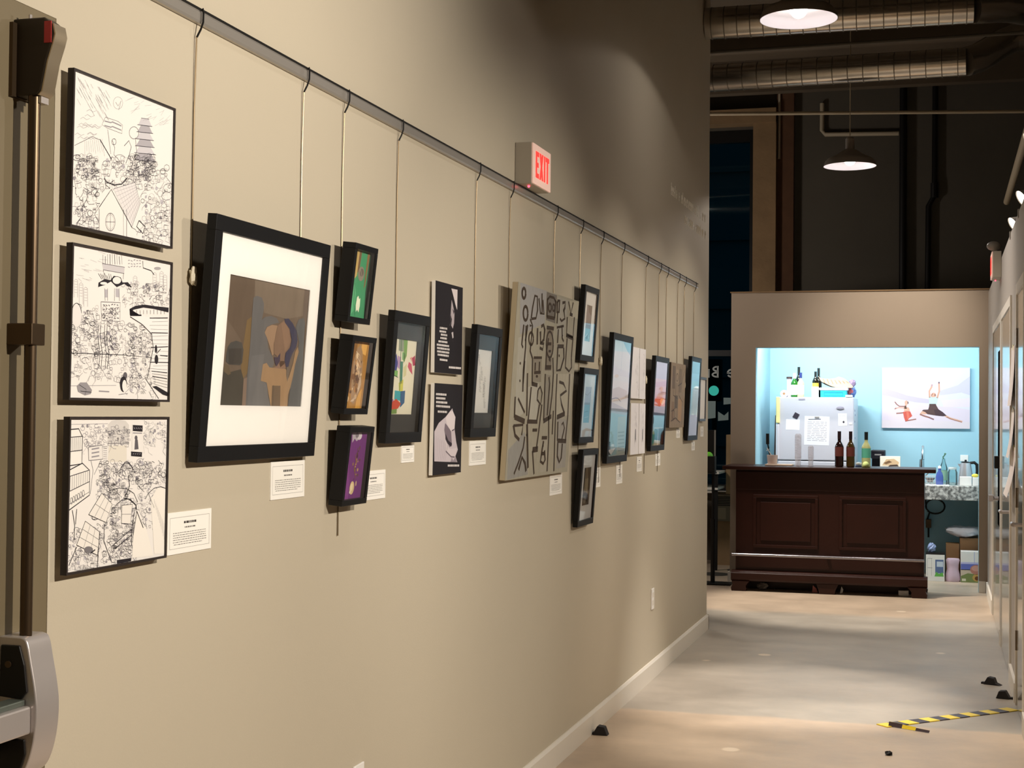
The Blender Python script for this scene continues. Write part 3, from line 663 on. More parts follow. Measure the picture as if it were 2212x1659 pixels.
a.fill([(660, 665), (700, 630), (740, 600), (790, 680), (808, 840), (790, 920), (740, 970), (735, 1090), (690, 1130), (650, 1000), (620, 980), (625, 840)], (134, 109, 90), 6)
a.fill([(700, 640), (745, 620), (785, 720), (800, 850), (740, 960), (720, 800)], (144, 117, 96), 7)
a.fill([(735, 590), (780, 585), (825, 640), (865, 720), (878, 830), (860, 910), (820, 980), (795, 1050), (775, 1130), (750, 1125), (735, 1050), (750, 970), (800, 900), (815, 820), (790, 700), (740, 630)], (69, 68, 88), 8)
a.fill([(622, 1015), (655, 1020), (690, 970), (685, 1060), (650, 1120), (630, 1080)], (76, 66, 81), 8)
a.fill([(600, 1140), (650, 1115), (690, 1060), (735, 1060), (750, 1130), (720, 1170), (640, 1170)], (142, 114, 96), 6)
a.fill([(860, 680), (890, 600), (945, 580), (960, 640), (945, 900), (925, 1300), (908, 1578), (770, 1570), (800, 1350), (840, 1150), (880, 980), (895, 850)], (103, 103, 102), 5)
a.fill([(880, 900), (890, 960), (850, 1100), (825, 1240), (800, 1350), (770, 1440), (765, 1572), (585, 1572), (560, 1430), (540, 1300), (475, 1280), (500, 1095), (540, 1080), (570, 1130), (640, 1140), (750, 1150), (780, 1250), (800, 1180), (830, 1080), (850, 960)], (163, 134, 102), 7)
a.fill([(600, 1335), (690, 1335), (685, 1572), (590, 1572)], (116, 99, 81), 8); a.fill([(600, 1335), (620, 1330), (612, 1572), (590, 1572)], (106, 91, 75), 9)
a.fill([(755, 1130), (785, 1120), (780, 1230), (765, 1290), (752, 1220)], (118, 106, 94), 9)
a.line([(965, 640), (950, 1000)], 0.002, (139, 117, 98), 9)
a.build('artwork', M_tex, t, x0, yb, z0)

# three small shadow boxes
def shadow_box(label, s0, z0, w, lean):
    t = hang('shadow_box', label, 'framed picture', s0, z0, lean, 'black shadow boxes hung one above another')
    h, d = 0.207, 0.040
    x0, x1, za, zb, yb = framed(t, w, h, d, 0.015, 0.014)
    return t, x1-x0, zb-za, x0, yb, za
t, aw, ah, x0, yb, za = shadow_box('black shadow box with a green collage, topmost of the small stack', 3.578, 1.691, 0.158, 6.3)
a = Art(aw, ah, (69, 159, 111))
a.fill([(0, 1), (0.42, 1), (0.36, 0.62), (0.22, 0.55), (0.08, 0.3), (0, 0.3)], (202, 172, 107), 1); a.fill([(0.38, 1), (0.50, 1), (0.46, 0.7), (0.36, 0.66)], (121, 89, 59), 2)
a.fill([(0.82, 1), (0.95, 1), (0.86, 0.5), (0.80, 0.45)], (148, 111, 71), 2); a.fill([(0.95, 1), (1, 1), (1, 0), (0.92, 0.4)], (37, 71, 53), 2)
a.oval(0.58, 0.66, 0.17, 0.11, (148, 139, 125), 3); a.oval(0.60, 0.68, 0.10, 0.06, (114, 102, 91), 4); a.line([(0.52, 0.72), (0.66, 0.60)], 0.002, (172, 163, 148), 5)
a.fill([(0.50, 0.30), (0.56, 0.33), (0.62, 0.28), (0.68, 0.30), (0.70, 0.18), (0.66, 0.08), (0.58, 0.12), (0.52, 0.08), (0.48, 0.18)], (255, 252, 229), 3)
a.fill([(0, 0.3), (0.3, 0.5), (0.42, 0.36), (0.40, 0.1), (0.2, 0)], (98, 188, 136), 1); a.line([(0.3, 0.5), (0.36, 0.2), (0.5, 0.02)], 0.003, (48, 121, 84), 2)
a.build('artwork', M_paint, t, x0, yb, za)
t, aw, ah, x0, yb, za = shadow_box('black shadow box with a gold and brown collage, middle of the small stack', 3.560, 1.450, 0.166, 7.0)
a = Art(aw, ah, (184, 136, 69))
a.fill([(0, 1), (0.4, 1), (0.36, 0.6), (0.3, 0.3), (0.1, 0), (0, 0)], (141, 100, 53), 1); a.fill([(0.62, 1), (0.92, 1), (0.88, 0.8), (0.6, 0.84)], (236, 184, 100), 1)
a.fill([(0.4, 0.9), (0.56, 0.96), (0.7, 0.84), (0.8, 0.6), (0.84, 0.34), (0.74, 0.18), (0.56, 0.06), (0.4, 0.1), (0.32, 0.4), (0.3, 0.7)], (172, 141, 107), 2)
for k in range(40): cx, cy = R.gauss(.52, .12), R.gauss(.5, .22); a.oval(cx, cy, R.uniform(.02, .08), R.uniform(.02, .06), R.choice([(127, 84, 44), (218, 184, 134), (245, 218, 172), (98, 66, 41), (193, 139, 71)]), 3+k % 4, 9)
for k in range(5): a.line([(0.36+k*.02, 0.85-k*.05), (0.55+k*.05, 0.8-k*.1), (0.72+k*.02, 0.5-k*.03), (0.66, 0.2), (0.5-k*.03, 0.1)], 0.0022, (236, 213, 184), 8)
a.fill([(0.7, 0.2), (0.9, 0.3), (0.9, 0), (0.66, 0)], (224, 170, 82), 2)
a.build('artwork', M_paint, t, x0, yb, za)
t, aw, ah, x0, yb, za = shadow_box('black shadow box with a purple collage, lowest of the small stack', 3.553, 1.211, 0.172, 6.2)
a = Art(aw, ah, (121, 53, 130))
a.fill([(0.26, 1), (0.62, 1), (0.64, 0.9), (0.5, 0.86), (0.4, 0.9), (0.3, 0.84)], (197, 188, 195), 2); a.oval(0.62, 0.94, 0.12, 0.06, (229, 222, 224), 3); a.oval(0.5, 0.95, 0.08, 0.04, (139, 130, 136), 4)
for k in range(22): a.oval(0.56+R.gauss(0, .06)+.004*k, 0.34+k*.018+R.gauss(0, .03), R.uniform(.015, .045), R.uniform(.012, .035), R.choice([(107, 78, 62), (161, 121, 87), (89, 48, 71), (202, 161, 111)]), 3, 8)
a.line([(0.52, 0.66), (0.58, 0.55), (0.52, 0.46), (0.60, 0.36), (0.66, 0.3)], 0.003, (139, 98, 71), 4)
a.oval(0.52, 0.16, 0.11, 0.10, (236, 211, 154), 4); a.oval(0.50, 0.17, 0.06, 0.06, (255, 238, 191), 5); a.oval(0.70, 0.22, 0.03, 0.04, (224, 200, 150), 4); a.oval(0.44, 0.1, 0.03, 0.025, (255, 252, 229), 6)
a.fill([(0, 0), (0.4, 0), (0.36, 0.3), (0.2, 0.6), (0, 0.7)], (141, 69, 148), 1)
a.build('artwork', M_paint, t, x0, yb, za)

# watercolour in a charcoal mat
t = hang('framed_watercolour', 'black frame with bright watercolour shapes in a charcoal mat', 'framed picture', 3.902, 1.365, 4.1)
x0, x1, z0, z1, yb = framed(t, 0.300, 0.377, 0.024, 0.030, 0.013, (0.032, 0.034, 0.052, 0.048), M_dmat)
a = Art(x1-x0, z1-z0, (234, 228, 204), [(395, 572), (494, 578), (467, 963), (368, 962)])
for pts, c, l in (([(410, 575), (432, 577), (430, 640), (408, 636)], (150, 156, 140), 1), ([(432, 577), (450, 579), (445, 660), (430, 700)], (126, 168, 92), 1),
  ([(384, 690), (398, 650), (404, 700), (398, 740), (384, 735)], (58, 60, 140), 2), ([(404, 660), (418, 670), (412, 730), (402, 720)], (186, 150, 190), 1), ([(382, 735), (404, 738), (402, 770), (384, 765)], (124, 180, 96), 2),
  ([(455, 690), (468, 700), (472, 755), (458, 735), (450, 715)], (206, 84, 110), 2), ([(470, 670), (484, 655), (486, 705), (474, 710)], (180, 60, 90), 2), ([(460, 670), (472, 662), (470, 690)], (226, 160, 150), 1),
  ([(414, 690), (428, 690), (424, 800), (412, 810)], (70, 130, 110), 2), ([(408, 800), (430, 780), (424, 880), (410, 880)], (212, 208, 90), 2), ([(390, 838), (420, 842), (416, 890), (388, 885)], (60, 168, 178), 3),
  ([(416, 842), (438, 838), (434, 900), (414, 925)], (48, 96, 140), 3), ([(375, 900), (396, 880), (418, 905), (404, 930), (376, 935)], (206, 76, 50), 4), ([(366, 890), (382, 880), (388, 905), (368, 925)], (176, 120, 170), 3),
  ([(370, 925), (400, 925), (398, 955), (368, 958)], (116, 150, 80), 3), ([(425, 640), (440, 650), (436, 690), (424, 680)], (140, 190, 130), 1), ([(430, 720), (446, 700), (442, 760), (430, 770)], (214, 208, 160), 1)):
    a.fill(pts, c, l)
a.line([(420, 580), (416, 700), (412, 840)], 0.004, (70, 120, 84), 3); a.line([(384, 760), (404, 772)], 0.002, (40, 60, 60), 4)
a.build('artwork', M_art, t, x0, yb, z0)

# two black square prints with white text
def black_print(label, s0, z0, w, lean, trace):
    t = hang('photo_print', label, 'art print', s0, z0, lean, 'square black prints with white text', 0.005)
    MB().box(0, w, -0.014, -0.002, 0, 0.286).build('foam_board', M_plastic, t)
    return t, Art(w, 0.286, (26, 22, 28), trace)
t, a = black_print('square black print with a half-lit face above a block of white text', 4.346, 1.577, 0.272, 0.2, [(73, 92), (272, 147), (268, 795), (65, 777)])
a.fill([(188, 152), (233, 162), (231, 312), (218, 270), (205, 215)], (214, 204, 204), 1)
a.fill([(190, 235), (198, 262), (206, 305), (212, 330), (209, 410), (200, 448), (188, 425), (193, 380), (184, 345)], (176, 166, 170), 1)
a.fill([(196, 300), (212, 322), (206, 345)], (70, 62, 70), 2); a.line([(180, 345), (186, 400), (176, 425)], 0.002, (120, 112, 118), 2); a.fill([(190, 478), (203, 472), (206, 515), (198, 522)], (190, 182, 184), 1); a.line([(200, 520), (203, 548)], 0.002, (60, 54, 62), 1)
def words(a, x0, x1, y, wd, col, layer=2, slope=0.08, rnd=R):
    x = x0
    while x < x1-2:
        l = rnd.uniform(4, 12); e = min(x+l, x1); a.line([(x, y+(x-x0)*slope), (e, y+(e-x0)*slope)], wd, col, layer); x = e+rnd.uniform(1.2, 2.4)
for k, (xa, xb) in enumerate([(104, 158), (102, 150), (112, 158), (108, 156), (94, 160), (82, 172), (84, 176), (84, 174), (88, 170), (104, 164)]): words(a, xa, xb, 442+k*25+(12 if k == 9 else 0), 0.0062, (214, 208, 206), 2, 0.14)
words(a, 172, 262, 738, 0.0066, (220, 214, 212), 2, 0.08)
a.build('print', M_art, t, 0, -0.0145, 0)
t, a = black_print('square black print with white text above a bare shouldered person resting', 4.338, 1.258, 0.281, 0.8, [(72, 858), (277, 868), (262, 1515), (50, 1548)])
a.fill([(64, 1440), (66, 1215), (100, 1150), (150, 1105), (180, 1065), (200, 1040), (210, 1085), (222, 1100), (216, 1190), (228, 1290), (240, 1345), (222, 1395), (236, 1440)], (196, 186, 192), 1)
a.fill([(150, 1110), (180, 1065), (204, 1060), (222, 1105), (215, 1185), (190, 1210), (160, 1160)], (216, 206, 208), 2)
a.fill([(146, 1150), (160, 1165), (190, 1210), (196, 1315), (178, 1330), (150, 1260), (140, 1200)], (120, 108, 118), 3)
a.fill([(148, 1228), (170, 1280), (196, 1300), (190, 1325), (165, 1305), (148, 1270)], (46, 38, 48), 4)
a.fill([(140, 1260), (175, 1340), (200, 1340), (232, 1330), (222, 1390), (190, 1400), (150, 1350)], (206, 196, 200), 3); a.line([(196, 1205), (214, 1195)], 0.004, (92, 82, 92), 4); a.line([(150, 1360), (190, 1400), (215, 1402)], 0.004, (110, 100, 110), 4)
for k in range(7): a.line([(80+k*14, 1250+k*10), (72+k*12, 1430)], 0.0018, (170, 160, 168), 3)
a.fill([(185, 1440), (195, 1405), (205, 1430), (222, 1400), (232, 1440)], (150, 140, 148), 3)
for k, (xa, xb) in enumerate([(80, 158), (80, 148), (80, 162), (80, 182)]): words(a, xa, xb, 938+k*29, 0.0066, (214, 208, 206), 5, 0.05)
words(a, 92, 160, 1066, 0.0066, (214, 208, 206), 5, 0.03); words(a, 164, 250, 1468, 0.0066, (220, 214, 212), 5, -0.04)
a.build('print', M_art, t, 0, -0.0145, 0)

# framed vertical poem
t = hang('framed_poem', 'black frame with a narrow white sheet of pale vertical writing', 'framed picture', 4.682, 1.372, 3.6)
x0, x1, z0, z1, yb = framed(t, 0.293, 0.377, 0.024, 0.030, 0.013, (0.032, 0.034, 0.052, 0.050), M_dmat)
a = Art(x1-x0, z1-z0, (250, 247, 240), [(397, 588), (507, 601), (473, 1087), (362, 1087)])
for xa, ya, yb_, sl in ((406, 635, 715, 0.05), (424, 730, 830, 0.02), (414, 790, 925, 0.0), (452, 805, 960, -0.05), (440, 850, 1050, 0.02)):
    y = ya
    while y < yb_: a.line([(xa-R.uniform(2, 5)+(y-ya)*sl*2, y), (xa+R.uniform(6, 12)+(y-ya)*sl*2, y+3)], 0.0012, R.choice([(176, 172, 164), (150, 146, 140)]), 2); y += R.uniform(7, 11)
a.build('artwork', M_art, t, x0, yb, z0)

# wide grey outline canvas
t = hang('canvas_painting', 'wide grey canvas painted with dark outlined tall figures', 'painting', 5.100, 1.212, 3.5)
w, h = 0.925, 0.715
MB().box(0, w, -0.022, -0.001, 0, h).build('stretcher_canvas', mat('canvas_edge', (188, 174, 146), 0.8), t, bevel=0.002)
a = Art(w, h, (166, 160, 142), [(152, 85), (537, 193), (470, 1262), (62, 1305)])
for pts, c in (([(165, 88), (330, 135), (318, 330), (160, 400)], (160, 158, 156)), ([(330, 140), (395, 160), (385, 330), (325, 310)], (118, 112, 104)), ([(400, 165), (470, 190), (440, 420), (395, 400)], (168, 164, 152)),
  ([(150, 420), (210, 400), (190, 880), (125, 920)], (176, 172, 158)), ([(85, 1110), (190, 1000), (210, 1270), (75, 1300)], (150, 148, 142)), ([(330, 350), (375, 350), (360, 620), (320, 620)], (134, 124, 108)),
  ([(240, 540), (300, 540), (295, 690), (238, 690)], (142, 134, 118)), ([(400, 920), (470, 930), (455, 1230), (395, 1240)], (158, 154, 146)), ([(380, 640), (500, 640), (480, 900), (385, 910)], (180, 174, 156)),
  ([(212, 720), (280, 700), (270, 930), (210, 930)], (182, 178, 164)), ([(300, 1050), (350, 1040), (340, 1250), (290, 1260)], (170, 164, 148)), ([(470, 190), (537, 195), (530, 300), (480, 290)], (184, 178, 158)), ([(320, 640), (360, 650), (350, 930), (310, 935)], (150, 144, 130))):
    a.fill(pts, c, 1)
DK = (66, 52, 38); a.AX = 1.8
def st(pts, wd=0.010): a.line(pts, wd, DK, 3)
a.ring(186, 152, 11, 30, 0.012, DK, 3); a.ring(196, 272, 14, 42, 0.012, DK, 3); a.ring(231, 425, 14, 38, 0.010, DK, 3); a.oval(231, 425, 9, 28, (196, 190, 170), 2)
st([(232, 300), (240, 240), (255, 165), (270, 170), (272, 250), (262, 300), (232, 305)]); st([(225, 305), (240, 345), (222, 345)]); st([(280, 180), (290, 270), (312, 275), (305, 190)]); st([(300, 150), (300, 270)])
st([(332, 190), (350, 168), (375, 175), (388, 200)]); st([(330, 290), (380, 300)], 0.014); a.ring(350, 235, 9, 24, 0.010, DK, 3); a.ring(374, 235, 7, 20, 0.009, DK, 3); st([(335, 180), (332, 290)]); st([(388, 190), (380, 300)])
st([(398, 195), (412, 192), (408, 260), (396, 262), (398, 195)], 0.014); st([(400, 265), (396, 330)]); st([(430, 205), (448, 200), (446, 235), (436, 255)], 0.012); st([(415, 300), (425, 315), (446, 300), (440, 250)]); st([(470, 195), (485, 270), (500, 200)]); st([(478, 272), (496, 278)], 0.014)
st([(462, 290), (458, 400), (500, 415), (508, 290)]); st([(456, 400), (500, 420)], 0.018); st([(455, 530), (452, 600), (476, 625), (492, 600), (490, 540)]); st([(462, 420), (455, 530)]); st([(500, 420), (490, 540)])
st([(185, 340), (172, 460), (180, 480)]); st([(200, 345), (196, 480), (182, 620), (178, 750)]); st([(210, 340), (195, 440)]); st([(240, 345), (225, 500), (240, 545), (238, 700)])
st([(295, 350), (310, 340), (318, 370), (312, 430), (292, 450), (290, 380)], 0.013); st([(288, 450), (312, 455), (305, 490), (286, 480)], 0.012); st([(272, 360), (270, 460)], 0.012)
st([(330, 355), (376, 362)], 0.015); st([(342, 420), (330, 500), (325, 600)]); a.ring(350, 460, 22, 80, 0.010, DK, 3); st([(338, 455), (360, 455)], 0.012); st([(342, 500), (358, 500)], 0.010); st([(345, 545), (355, 560)], 0.012); st([(320, 600), (360, 600)], 0.018); st([(370, 540), (374, 640), (365, 780), (350, 900)])
st([(400, 470), (440, 470)], 0.016); st([(402, 475), (396, 620), (420, 615), (442, 540), (440, 480)], 0.012); a.oval(411, 528, 4, 9, DK, 3); st([(405, 365), (400, 450)]); st([(428, 340), (430, 420), (440, 440)]); st([(430, 405), (432, 412)], 0.014); st([(395, 355), (440, 345)])
st([(248, 540), (300, 540)]); st([(258, 570), (256, 620)]); st([(285, 565), (282, 625)]); st([(250, 632), (292, 630)], 0.012); a.oval(268, 655, 7, 9, DK, 3); st([(235, 700), (272, 710)], 0.016); st([(232, 720), (212, 930)]); st([(208, 635), (203, 900)])
st([(275, 740), (290, 720), (302, 760), (292, 830), (270, 800), (275, 740)]); st([(285, 830), (268, 930)]); st([(300, 830), (280, 1000), (265, 1110)]); st([(205, 935), (272, 938)], 0.016); st([(310, 936), (362, 905)], 0.018); st([(322, 640), (312, 930)]); st([(345, 660), (350, 700), (335, 900)])
a.oval(162, 575, 4, 9, DK, 3); a.oval(160, 682, 4, 9, DK, 3); st([(148, 790), (190, 880)]); st([(130, 780), (124, 910)]); st([(125, 905), (190, 935)], 0.020); st([(118, 955), (128, 1020), (155, 1050)], 0.013); st([(118, 960), (180, 955), (170, 1020)], 0.010)
st([(190, 560), (180, 700)]); st([(205, 950), (210, 1230)], 0.014); a.oval(204, 1020, 6, 10, DK, 3); st([(120, 1265), (150, 1190), (180, 1100), (190, 1030)]); st([(150, 1240), (172, 1160), (192, 1200), (198, 1250)], 0.014); st([(240, 990), (270, 990)], 0.012); st([(240, 1115), (275, 1110)], 0.022); st([(240, 1120), (250, 1270)])
st([(300, 1040), (335, 1040)], 0.014); st([(312, 1060), (300, 1130), (292, 1190), (310, 1205), (322, 1180), (318, 1120)], 0.012); st([(300, 1140), (318, 1140)], 0.014); a.oval(308, 1090, 5, 10, DK, 3); st([(345, 900), (345, 1040), (335, 1255)]); st([(375, 870), (368, 1020)])
st([(412, 690), (440, 700), (460, 745), (420, 775), (428, 830), (448, 890)], 0.012); st([(398, 912), (450, 890)], 0.020); st([(398, 640), (392, 780), (380, 1255)]); st([(430, 960), (440, 945), (448, 980), (430, 1060)]); st([(405, 940), (402, 1060)]); st([(402, 1060), (460, 1065)], 0.018); st([(405, 1075), (402, 1160), (415, 1200), (428, 1170), (435, 1080)], 0.012); st([(480, 640), (470, 900), (455, 1060)])
a.build('painting', M_paint, t, 0, -0.0225, 0)

# three landscape prints in a column
def landscape(label, s0, z0, w, h, art):
    t = hang('framed_print', label, 'framed picture', s0, z0, 4.1, 'landscape prints hung one above another')
    x0, x1, za, zb, yb = framed(t, w, h, 0.024, 0.026, 0.008, (0.060, 0.058, 0.062, 0.056))
    a = Art(x1-x0, zb-za, (200, 200, 200)); art(a); a.build('artwork', M_art, t, x0, yb, za)
def art1(a):
    a.rect(0, 0.45, 1, 1, (164, 150, 146)); a.fill([(0.35, 1), (1, 1), (1, 0.72), (0.6, 0.8)], (136, 120, 110), 2); a.rect(0, 0.36, 1, 0.47, (128, 96, 78), 2); a.rect(0, 0, 1, 0.36, (132, 176, 184), 2); a.fill([(0.3, 0.1), (0.75, 0.25), (0.6, 0.05)], (92, 130, 140), 3); a.line([(0.2, 0.12), (0.6, 0.22), (0.9, 0.1)], 0.003, (214, 226, 226), 3)
def art2(a):
    a.rect(0, 0.55, 1, 1, (206, 202, 212)); a.line([(0.05, 0.8), (0.5, 0.76), (0.95, 0.86)], 0.002, (150, 140, 150), 2); a.rect(0, 0.50, 1, 0.56, (160, 162, 176), 2); a.rect(0, 0, 1, 0.50, (146, 192, 206), 2); a.line([(0.2, 0.3), (0.8, 0.33)], 0.003, (110, 150, 170), 3); a.line([(0.3, 0.15), (0.9, 0.18)], 0.003, (196, 220, 226), 3)
def art3(a):
    a.rect(0, 0.0, 1, 1, (150, 128, 98)); a.fill([(0, 1), (0.3, 1), (0.2, 0.3), (0, 0.2)], (84, 68, 50), 2); a.fill([(0.6, 1), (1, 1), (1, 0.4), (0.8, 0.35)], (110, 88, 62), 2); a.rect(0.3, 0.32, 0.75, 0.7, (188, 170, 136), 2); a.fill([(0, 0.3), (0.4, 0.36), (0.9, 0.28), (1, 0), (0, 0)], (92, 84, 76), 3); a.oval(0.4, 0.16, 0.2, 0.1, (140, 132, 122), 4); a.oval(0.75, 0.18, 0.12, 0.12, (48, 42, 38), 4); a.line([(0.45, 0.9), (0.42, 0.3)], 0.004, (60, 48, 34), 4)
landscape('small black frame with a brown and teal shore print, topmost of three', 6.228, 1.687, 0.270, 0.329, art1)
landscape('small black frame with a pale blue lake print, middle of three', 6.214, 1.328, 0.285, 0.328, art2)
landscape('small black frame with a brown interior print, lowest of three', 6.205, 0.966, 0.300, 0.336, art3)

# tall beach picture, colours lightened to paint the glare on its glass
t = hang('framed_photo', 'tall black frame with a pale beach photograph behind glass', 'framed picture', 6.775, 1.223, 2.9)
x0, x1, z0, z1, yb = framed(t, 0.463, 0.616, 0.024, 0.032, 0.006)
a = Art(x1-x0, z1-z0, (230, 227, 220), [(148, 545), (262, 575), (222, 1360), (105, 1345)])
a.fill([(210, 565), (262, 578), (258, 660), (235, 625)], (165, 194, 205), 1); a.line([(205, 560), (195, 760)], 0.004, (182, 194, 199), 2); a.fill([(140, 880), (180, 870), (235, 905), (232, 960), (130, 950)], (213, 203, 193), 1); a.oval(165, 795, 14, 12, (230, 211, 187), 2)
a.line([(132, 950), (160, 945), (175, 950), (192, 975)], 0.004, (96, 93, 93), 3); a.fill([(128, 965), (245, 1040), (240, 1080), (122, 1040)], (199, 199, 205), 2); a.fill([(122, 1040), (240, 1080), (226, 1345), (105, 1345)], (180, 208, 213), 2)
a.fill([(175, 1080), (228, 1085), (220, 1350), (165, 1350)], (205, 213, 205), 3)
for k in range(6): a.line([(175, 1190+k*26), (218, 1195+k*26)], 0.006, (165, 177, 170), 4)
a.fill([(106, 1240), (125, 1245), (125, 1300), (160, 1300), (128, 1340), (106, 1330)], (88, 96, 100), 3); a.fill([(110, 1300), (160, 1295), (128, 1340)], (239, 239, 237), 4)
a.build('artwork', M_art, t, x0, yb, z0)

# four white drawings in a block
for lab, s0, z0, w in (('white sheet with faint pencil marks, upper left of the block of four', 7.400, 1.536, 0.208), ('white sheet with faint pencil marks, upper right of the block of four', 7.616, 1.536, 0.165),
                       ('white sheet with grey brush marks, lower left of the block of four', 7.395, 1.248, 0.210), ('white sheet with grey brush marks, lower right of the block of four', 7.614, 1.248, 0.165)):
    t = hang('pencil_drawing', lab, 'drawing', s0, z0, 0.5, 'white drawings pinned in a block of four', 0.004)
    MB().box(0, w, -0.010, -0.001, 0, 0.264).build('board', M_plastic, t)
    a = Art(w, 0.264, (246, 243, 246)); up = z0 > 1.4
    for k in range(26): x = R.gauss(0.72, 0.12) if up else R.gauss(0.6, .1); z = R.uniform(.1, .9) if up else R.gauss(.55, .2); a.line([(x, z), (x+R.uniform(-.05, .08), z-R.uniform(.02, .12))], 0.0016, R.choice([(176, 172, 178), (126, 122, 130), (206, 202, 208)]))
    if not up: a.fill([(0.5, 0.2), (0.62, 0.3), (0.7, 0.22), (0.66, 0.5), (0.55, 0.48)], (150, 148, 154), 1)
    a.build('drawing', M_art, t, 0, -0.0105, 0)

# sunset harbour, brown canvas, blue seascape, last small frame
t = hang('framed_photo', 'black frame with an orange sunset over a harbour', 'framed picture', 7.862, 1.257, 3.0)
x0, x1, z0, z1, yb = framed(t, 0.412, 0.517, 0.024, 0.030, 0.006)
a = Art(x1-x0, z1-z0, (176, 172, 190))
a.rect(0, 0.5, 1, 0.8, (206, 172, 176)); a.rect(0, 0.47, 1, 0.56, (226, 120, 72), 2); a.oval(0.75, 0.53, 0.2, 0.04, (250, 190, 120), 3); a.rect(0, 0.36, 1, 0.47, (130, 116, 132), 2); a.rect(0, 0.14, 1, 0.36, (158, 190, 202), 2); a.fill([(0, 0.14), (0.3, 0.2), (0.5, 0.18), (0.5, 0), (0, 0)], (60, 110, 110), 3); a.rect(0.6, 0, 1, 0.2, (70, 52, 40), 3); a.rect(0.2, 0.2, 0.9, 0.215, (230, 232, 230), 4); a.rect(0, 0.26, 0.12, 0.34, (40, 44, 52), 4)
a.build('artwork', M_art, t, x0, yb, z0)
t = hang('canvas_painting', 'small brown canvas with interlocking block outlines between two frames', 'painting', 8.434, 1.380, 1.6)
MB().box(0, 0.500, -0.022, -0.001, 0, 0.378).build('stretcher_canvas', mat('dark_canvas_edge', (66, 54, 44), 0.8), t, bevel=0.002)
a = Art(0.5, 0.378, (142, 122, 98))
for x0_, y0_, x1_, y1_, c in ((0.1, 0.6, 0.3, 0.95, (110, 92, 74)), (0.35, 0.7, 0.5, 0.9, (160, 138, 110)), (0.55, 0.55, 0.75, 0.92, (124, 106, 84)), (0.3, 0.3, 0.5, 0.5, (96, 82, 68)), (0.55, 0.1, 0.8, 0.45, (164, 132, 96)), (0.1, 0.1, 0.28, 0.4, (128, 104, 80)), (0.8, 0.6, 0.95, 0.9, (150, 130, 104))): a.rect(x0_, y0_, x1_, y1_, c)
for p in ([(0.15, 0.95), (0.2, 0.5), (0.5, 0.45), (0.5, 0.1)], [(0.35, 0.7), (0.35, 0.3), (0.1, 0.25)], [(0.6, 0.95), (0.58, 0.5), (0.85, 0.4), (0.85, 0.05)], [(0.1, 0.1), (0.4, 0.15), (0.7, 0.08)], [(0.5, 0.65), (0.75, 0.7), (0.9, 0.9)]): a.line(p, 0.007, (78, 62, 48), 3)
a.AX = 1.8; a.ring(0.42, 0.78, 0.06, 0.06, 0.006, (78, 62, 48), 3); a.ring(0.25, 0.2, 0.08, 0.07, 0.006, (78, 62, 48), 3)
a.build('painting', M_paint, t, 0, -0.0225, 0)
t = hang('framed_photo', 'black frame with a blue and teal seascape near the wall end', 'framed picture', 9.070, 1.297, 2.8)
x0, x1, z0, z1, yb = framed(t, 0.386, 0.522, 0.024, 0.030, 0.006)
a = Art(x1-x0, z1-z0, (128, 172, 190)); a.rect(0, 0.62, 1, 0.84, (146, 190, 206)); a.rect(0.2, 0.28, 1, 0.74, (150, 200, 198), 2); a.rect(0.62, 0.66, 1, 0.68, (236, 240, 240), 3); a.rect(0, 0, 1, 0.28, (156, 168, 196), 2); a.line([(0.5, 0.6), (0.5, 0.3)], 0.01, (190, 214, 196), 3)
a.build('artwork', M_art, t, x0, yb, z0)
t = hang('framed_certificate', 'small thin dark frame with a white sheet at the wall end', 'framed picture', 9.585, 1.414, 1.2)
w, h = 0.262, 0.290
frame_mesh(w, h, 0.016, 0.016).build('frame', mat('slate_frame', (66, 68, 74), 0.5), t, bevel=0.001)
MB().box(0.016, 0.246, -0.010, -0.002, 0.016, h-0.016).build('sheet', M_paper, t)

# ------------------------------------------------------------------ label cards
cards = [(2.735, 2.925, 1.152, 1.239, 'beside the lowest ink drawing'), (3.221, 3.415, 1.240, 1.331, 'below the big brown abstract'), (3.79, 3.977, 1.207, 1.288, 'beside the purple shadow box'),
 (4.106, 4.216, 1.303, 1.355, 'below the watercolour in charcoal mat'), (4.762, 4.950, 1.274, 1.357, 'below the framed vertical poem'), (5.835, 6.037, 1.119, 1.203, 'below the wide grey outline canvas'),
 (6.580, 6.767, 1.115, 1.206, 'half hidden beside the brown interior print'), (7.118, 7.262, 1.111, 1.204, 'below the tall pale beach photograph'), (7.625, 7.764, 1.154, 1.231, 'below the block of four white drawings'),
 (8.154, 8.300, 1.168, 1.236, 'below the sunset harbour frame'), (8.825, 8.956, 1.315, 1.368, 'below the small brown canvas'), (9.395, 9.524, 1.228, 1.284, 'below the blue seascape frame'), (9.759, 9.883, 1.312, 1.379, 'below the last small frame')]
for k, (s0, s1, z0, z1, where) in enumerate(cards):
    t = hang('label_card', 'white printed label card on the wall ' + where, 'label card', s0, z0, 0, 'white label cards', 0.0)
    w, h = s1-s0, z1-z0
    MB().box(0, w, -0.0025, 0, 0, h).build('card', M_card, t)
    a = Art(w, h, (250, 247, 240)); BR = (150, 146, 140)
    for p in ([(.05, .87), (.95, .87)], [(.05, .13), (.95, .13)], [(.05, .13), (.05, .87)], [(.95, .13), (.95, .87)]): a.line(p, 0.0007, BR)
    def dashes(u0, u1, v, wd, col):
        u = u0
        while u < u1-.005: l = R.uniform(.015, .06); e = min(u+l, u1); a.line([(u, v), (e, v)], wd, col); u = e+.012
    dashes(.36, .64, .74, h*.055, (70, 66, 64)); dashes(.38, .62, .62, h*.035, (120, 116, 112))
    for j in range(6): dashes(.12+.02*(j == 5), .88-.1*(j == 5), .50-j*.055, h*.018, (140, 136, 130))
    a.build('printing', M_art, t, 0, -0.0027, 0)

